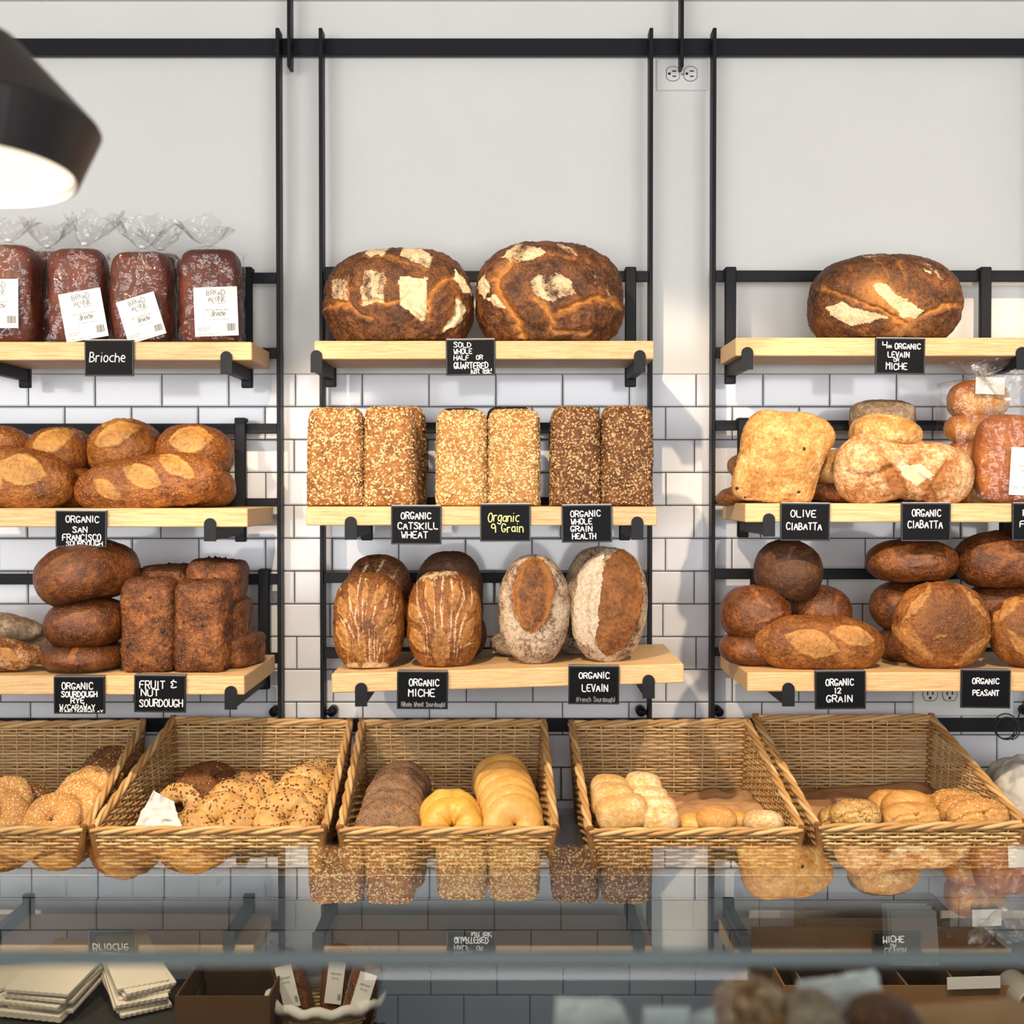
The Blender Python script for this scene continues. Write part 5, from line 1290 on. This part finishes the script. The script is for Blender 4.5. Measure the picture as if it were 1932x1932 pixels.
box_open('cardboard_box', 'long divided cardboard box at the lower right', low(1440,1880,-.3).x, low(1900,1880,-.3).x, -.50, -.16, ZC, low(1700,1860,-.50).z, 'cardboard', 4, lean=-.35)
box_open('cardboard_box', 'tall dark cardboard box behind the divided one', low(1520,1700,-.14).x, low(1790,1700,-.14).x, -.15, -.02, ZC, low(1650,1718,-.15).z, 'cardboard_dark')
rg = random.Random(2)
for k in range(10):
    p = low(1715, 1745, -.3)
    o = MB().box((0, 0, 0), (.048, .0016, .055), .0005).build('napkin', M['white_paper'], None, (p.x+rg.uniform(-.003,.003), -.33+.006*k, p.z-.02+rg.uniform(-.003,.003)), (math.radians(-14), 0, math.radians(rg.uniform(-2,2))))
    tag(o, '%s white napkin from the front in the divided box' % (['frontmost']+ORD[1:])[k], 'napkin', 'napkins in the divided box')
MB_c = MB().lathe([(0, 0), (.030, 0), (.037, .09), (.039, .092), (.039, .096), (.036, .096), (.029, .004)], 28)
p = low(1895, 1845, -.42)
tag(MB_c.build('paper_cup', M['cup'], None, (p.x, p.y-.03, p.z), (math.radians(96), 0, math.radians(8)), smooth=True), 'grey paper cup lying on its side at the lower right', 'cup')
tag(MB().box((0,0,0), (.052, .0008, .012), .0003).build('price_tag', M['white_paper'], None, tuple(low(1836,1853,-.505)+Vector((0,-.003,.0))), (0, -.03, 0)), 'small white tag clipped on the divided box edge', 'tag')
# small basket with wrapped loaves
box_open('crate', 'dark crate carrying the small basket of wrapped loaves', low(612,1930,-.46).x-.11, low(612,1930,-.46).x+.11, -.54, -.34, ZC, .438, 'cardboard_dark', cat='crate')
ZK = .44
def small_basket():
    c = low(612, 1930, -.46); c.z = ZK+.001
    ztop = low(612, 1915, -.53).z
    t = tag(empty('bread_basket', (c.x, -.44, ZK+.001)), 'small white-rimmed basket of wrapped loaves below the middle basket', 'basket')
    H = ztop-ZK; paths, radii = [], []
    for r in range(int(H/.007)):
        z = .004+r*.007; fl = .075+.028*z/H
        P = [((fl*1.05+.0022*math.cos(k*math.pi+r*math.pi))*math.cos(2*math.pi*k/72*1.0), (fl*.85+.0022*math.cos(k*math.pi+r*math.pi))*math.sin(2*math.pi*k/72), z) for k in range(73)]
        paths.append(P); radii.append(.0033)
    tubes_obj('weave', paths, radii, M['wicker'], t, 5, True)
    P = [((.112)*math.cos(2*math.pi*k/60), .091*math.sin(2*math.pi*k/60), H+.004*math.sin(k*1.3)) for k in range(61)]
    tubes_obj('rim', [P], [.011], M['sack'], t, 9)
    MB().lathe([(0.0, .003), (.085, .003), (.085, 0), (0, 0)], 24).build('base', M['wicker_base'], t)
    for i, (dx, dy, rl, lb, sd) in enumerate(((-.045, .02, -16, 'wrapped dark loaf at the left in the small basket', 51), (.012, .03, 4, 'wrapped dark loaf at the middle of the small basket', 52), (.055, -.02, 14, 'wrapped dark loaf with barcode at the right in the small basket', 53))):
        hx, hy, hz = .031, .03, .085
        w = tag(empty('wrapped_loaf', (c.x+dx, -.44+dy, ztop-.075), (0, math.radians(rl), 0)), lb, 'wrapped bread', 'wrapped loaves in the small basket')
        me, *_ = loaf_mesh('loaf', hx, hy, hz, N=20, e=(3.5,3), flat=1, lump=.05); link('loaf', me, M['rye_crust'], w, (0, 0, hz))
        bm_, sp = bag_mesh('bag', hx, hy, hz*2, .012, .5, .02, sd, 0); link('bag', bm_, M['bag_film'], w)
        put_label(w, .034, .085, (.0, -hy*1.1-.002, .105), 3, [('ORGANIC',.2,.8,.3,.04,0,.0006,1), ('RYE',.3,.7,.42,.05,0,.0006,1)], True)
small_basket()

# ------------------------------------------------------------------ glass display case in front
ZG = CAM[2]-.347; GF, GB = -2.04, -1.76; GH = .010
t = tag(empty('display_case', (0, -1.9, 0)), 'glass display case with clear top running across the foreground', 'display case')
def cbox(name, x0, x1, y0, y1, z0, z1, mat, bev=0.0): return MB().box(((x0+x1)/2, (y0+y1)/2+1.9, (z0+z1)/2), ((x1-x0)/2, abs(y1-y0)/2, (z1-z0)/2), bev).build(name, M[mat], t)
cbox('top_glass', -1.6, 1.6, GF+.0035, GB, ZG-GH, ZG, 'case_glass')
cbox('front_edge', -1.6, 1.6, GF-.004, GF+.0030, ZG-GH-.001, ZG, 'glass_edge', .0015)
hz = .028
MB().box((0, GF-.006+1.9, ZG-GH-.002-hz), (1.6, .003, hz), 0, Matrix.Rotation(-.06, 3, 'X')).build('front_glass', M['pane_glass'], t)
ZD = 1.0
cbox('daylight_block_panel', -1.6, 1.6, GF-.02, GF-.002, .90, ZG-GH-.059, 'counter', .002)  # unseen solid panel, added to keep daylight off the lower wall
cbox('deck', -1.6, 1.6, GF+.01, GB+.02, ZD-.02, ZD, 'steel')
cbox('base_cabinet', -1.6, 1.6, GF-.02, GB+.22, .08, .90, 'counter', .004)  # unseen body, made solid and deep to block daylight to the low wall
cbox('plinth', -1.55, 1.55, GF+.02, GB+.18, .0, .08, 'slot')
cbox('lower_deck', -1.6, 1.6, GF-.02, GB+.22, .90, .92, 'steel')
for s in (-1, 1):
    cbox('end_panel', s*1.6-.006, s*1.6+.006, GF-.02, GB, .92, ZG-GH-.002, 'counter')
G = 'rustic rolls inside the glass case'
def cs(label, bbox, Y, D, mat, **k):
    return loaf('rustic_roll', label, 'bread', bbox, Y, D, mat, base=ZD, group=G, N=34, e=2.3, flat=.85, lump=.14, lf=1.5, fine=.03, **k)
cs('blurred twisted brown roll in the case, left of the white papers', (1338,1842,1500,2010), -1.86, .09, 'hearth_crust', flour=.4, marks=[('lens',.1,.3,.8,.3,35,dict(ridge=.12))])
cs('blurred floury roll in the case, in front of the white papers', (1462,1872,1600,2010), -1.88, .09, 'gray_boule', flour=.5, marks=[('groove',[(-.6,.2),(.4,.6)],.12,.08,.4)])
cs('blurred dark brown roll in the case at the right', (1590,1880,1745,2010), -1.86, .10, 'fruit_crust', flour=.15)
sheet('paper_sheet', 'white paper standing behind the rolls in the case', 'paper', [at(1490,1925,-1.82), at(1680,1910,-1.82), at(1652,1828,-1.80), at(1505,1852,-1.80)], 'white_paper', .006, 23)
sheet('paper_sheet', 'white paper leaning in the case left of the price card', 'paper', [at(1040,1990,-1.85), at(1220,1990,-1.85), at(1165,1884,-1.82), at(1050,1880,-1.82)], 'white_paper', .004, 27)
sheet('paper_sheet', 'small white paper by the twisted roll in the case', 'paper', [at(1300,1985,-1.88), at(1370,1985,-1.88), at(1345,1900,-1.87), at(1305,1915,-1.87)], 'white_paper', .003, 29)
p = at(1258, 1945, -1.9)
tag(MB().box((0, 0, 0), (.020, .001, .022), .0004).build('price_card', M['white_paper'], None, (p.x, p.y, ZD+.022+ (at(1258,1902,-1.9).z-ZD-.044)), (-.1, 0, 0)), 'small white price card standing in the glass case', 'card')
sheet('paper_liner', 'brown paper sheet in the case at the lower right corner', 'paper', [at(1690,2000,-1.86), at(1990,2000,-1.86), at(1970,1888,-1.79), at(1700,1893,-1.79)], 'kraft', .004, 33)

# ------------------------------------------------------------------ pendant lamp near the camera
d_ = 1.40; Yl = -3+d_; pc = at(-62, 330, Yl); sc_ = d_/F
R1, R2 = 240*sc_, 196*sc_
t = tag(empty('pendant_lamp', (pc.x, Yl, pc.z), (math.radians(-5), 0, 0)), 'black cone pendant lamp glowing warm, blurred at the upper left', 'lamp')
zr_ = 96*sc_
prof = [(R2, 0), (R2+.003, .0005), (R1, zr_), (R1-.002, zr_+.004), (R1*.34, zr_+.098), (.024, zr_+.112), (.022, zr_+.16), (.0, zr_+.165)]
inn = [(R2, 0), (R2-.002, .002), (R1-.004, zr_), (R1*.34, zr_+.092), (.0, zr_+.10)]
MB().lathe(prof, 64).build('shade', M['shade'], t, smooth=False)
MB().lathe(inn[::-1], 64).build('inner_shade', M['label'], t)
MB().lathe([(0, .006), (R2-.004, .006), (R2-.004, .010), (0, .010)], 64).build('diffuser', M['glow'], t)
MB().tube([(0, 0, zr_+.16), (0, 0, CEIL-pc.z-.02)], .0035, 8).build('cord', M['cable'], t)
MB().lathe([(0, CEIL-pc.z-.001), (.05, CEIL-pc.z-.001), (.05, CEIL-pc.z-.02), (0, CEIL-pc.z-.022)], 32).build('ceiling_rose', M['shade'], t)
for s in ('lamp_glow',):
    L_ = bpy.data.lights.new(s, 'AREA'); L_.shape = 'DISK'; L_.size = R2*1.8; L_.energy = 5; L_.color = (1.0, .8, .56)
    lo = bpy.data.objects.new(s, L_); COL.objects.link(lo); lo.location = (pc.x, Yl, pc.z-.004)
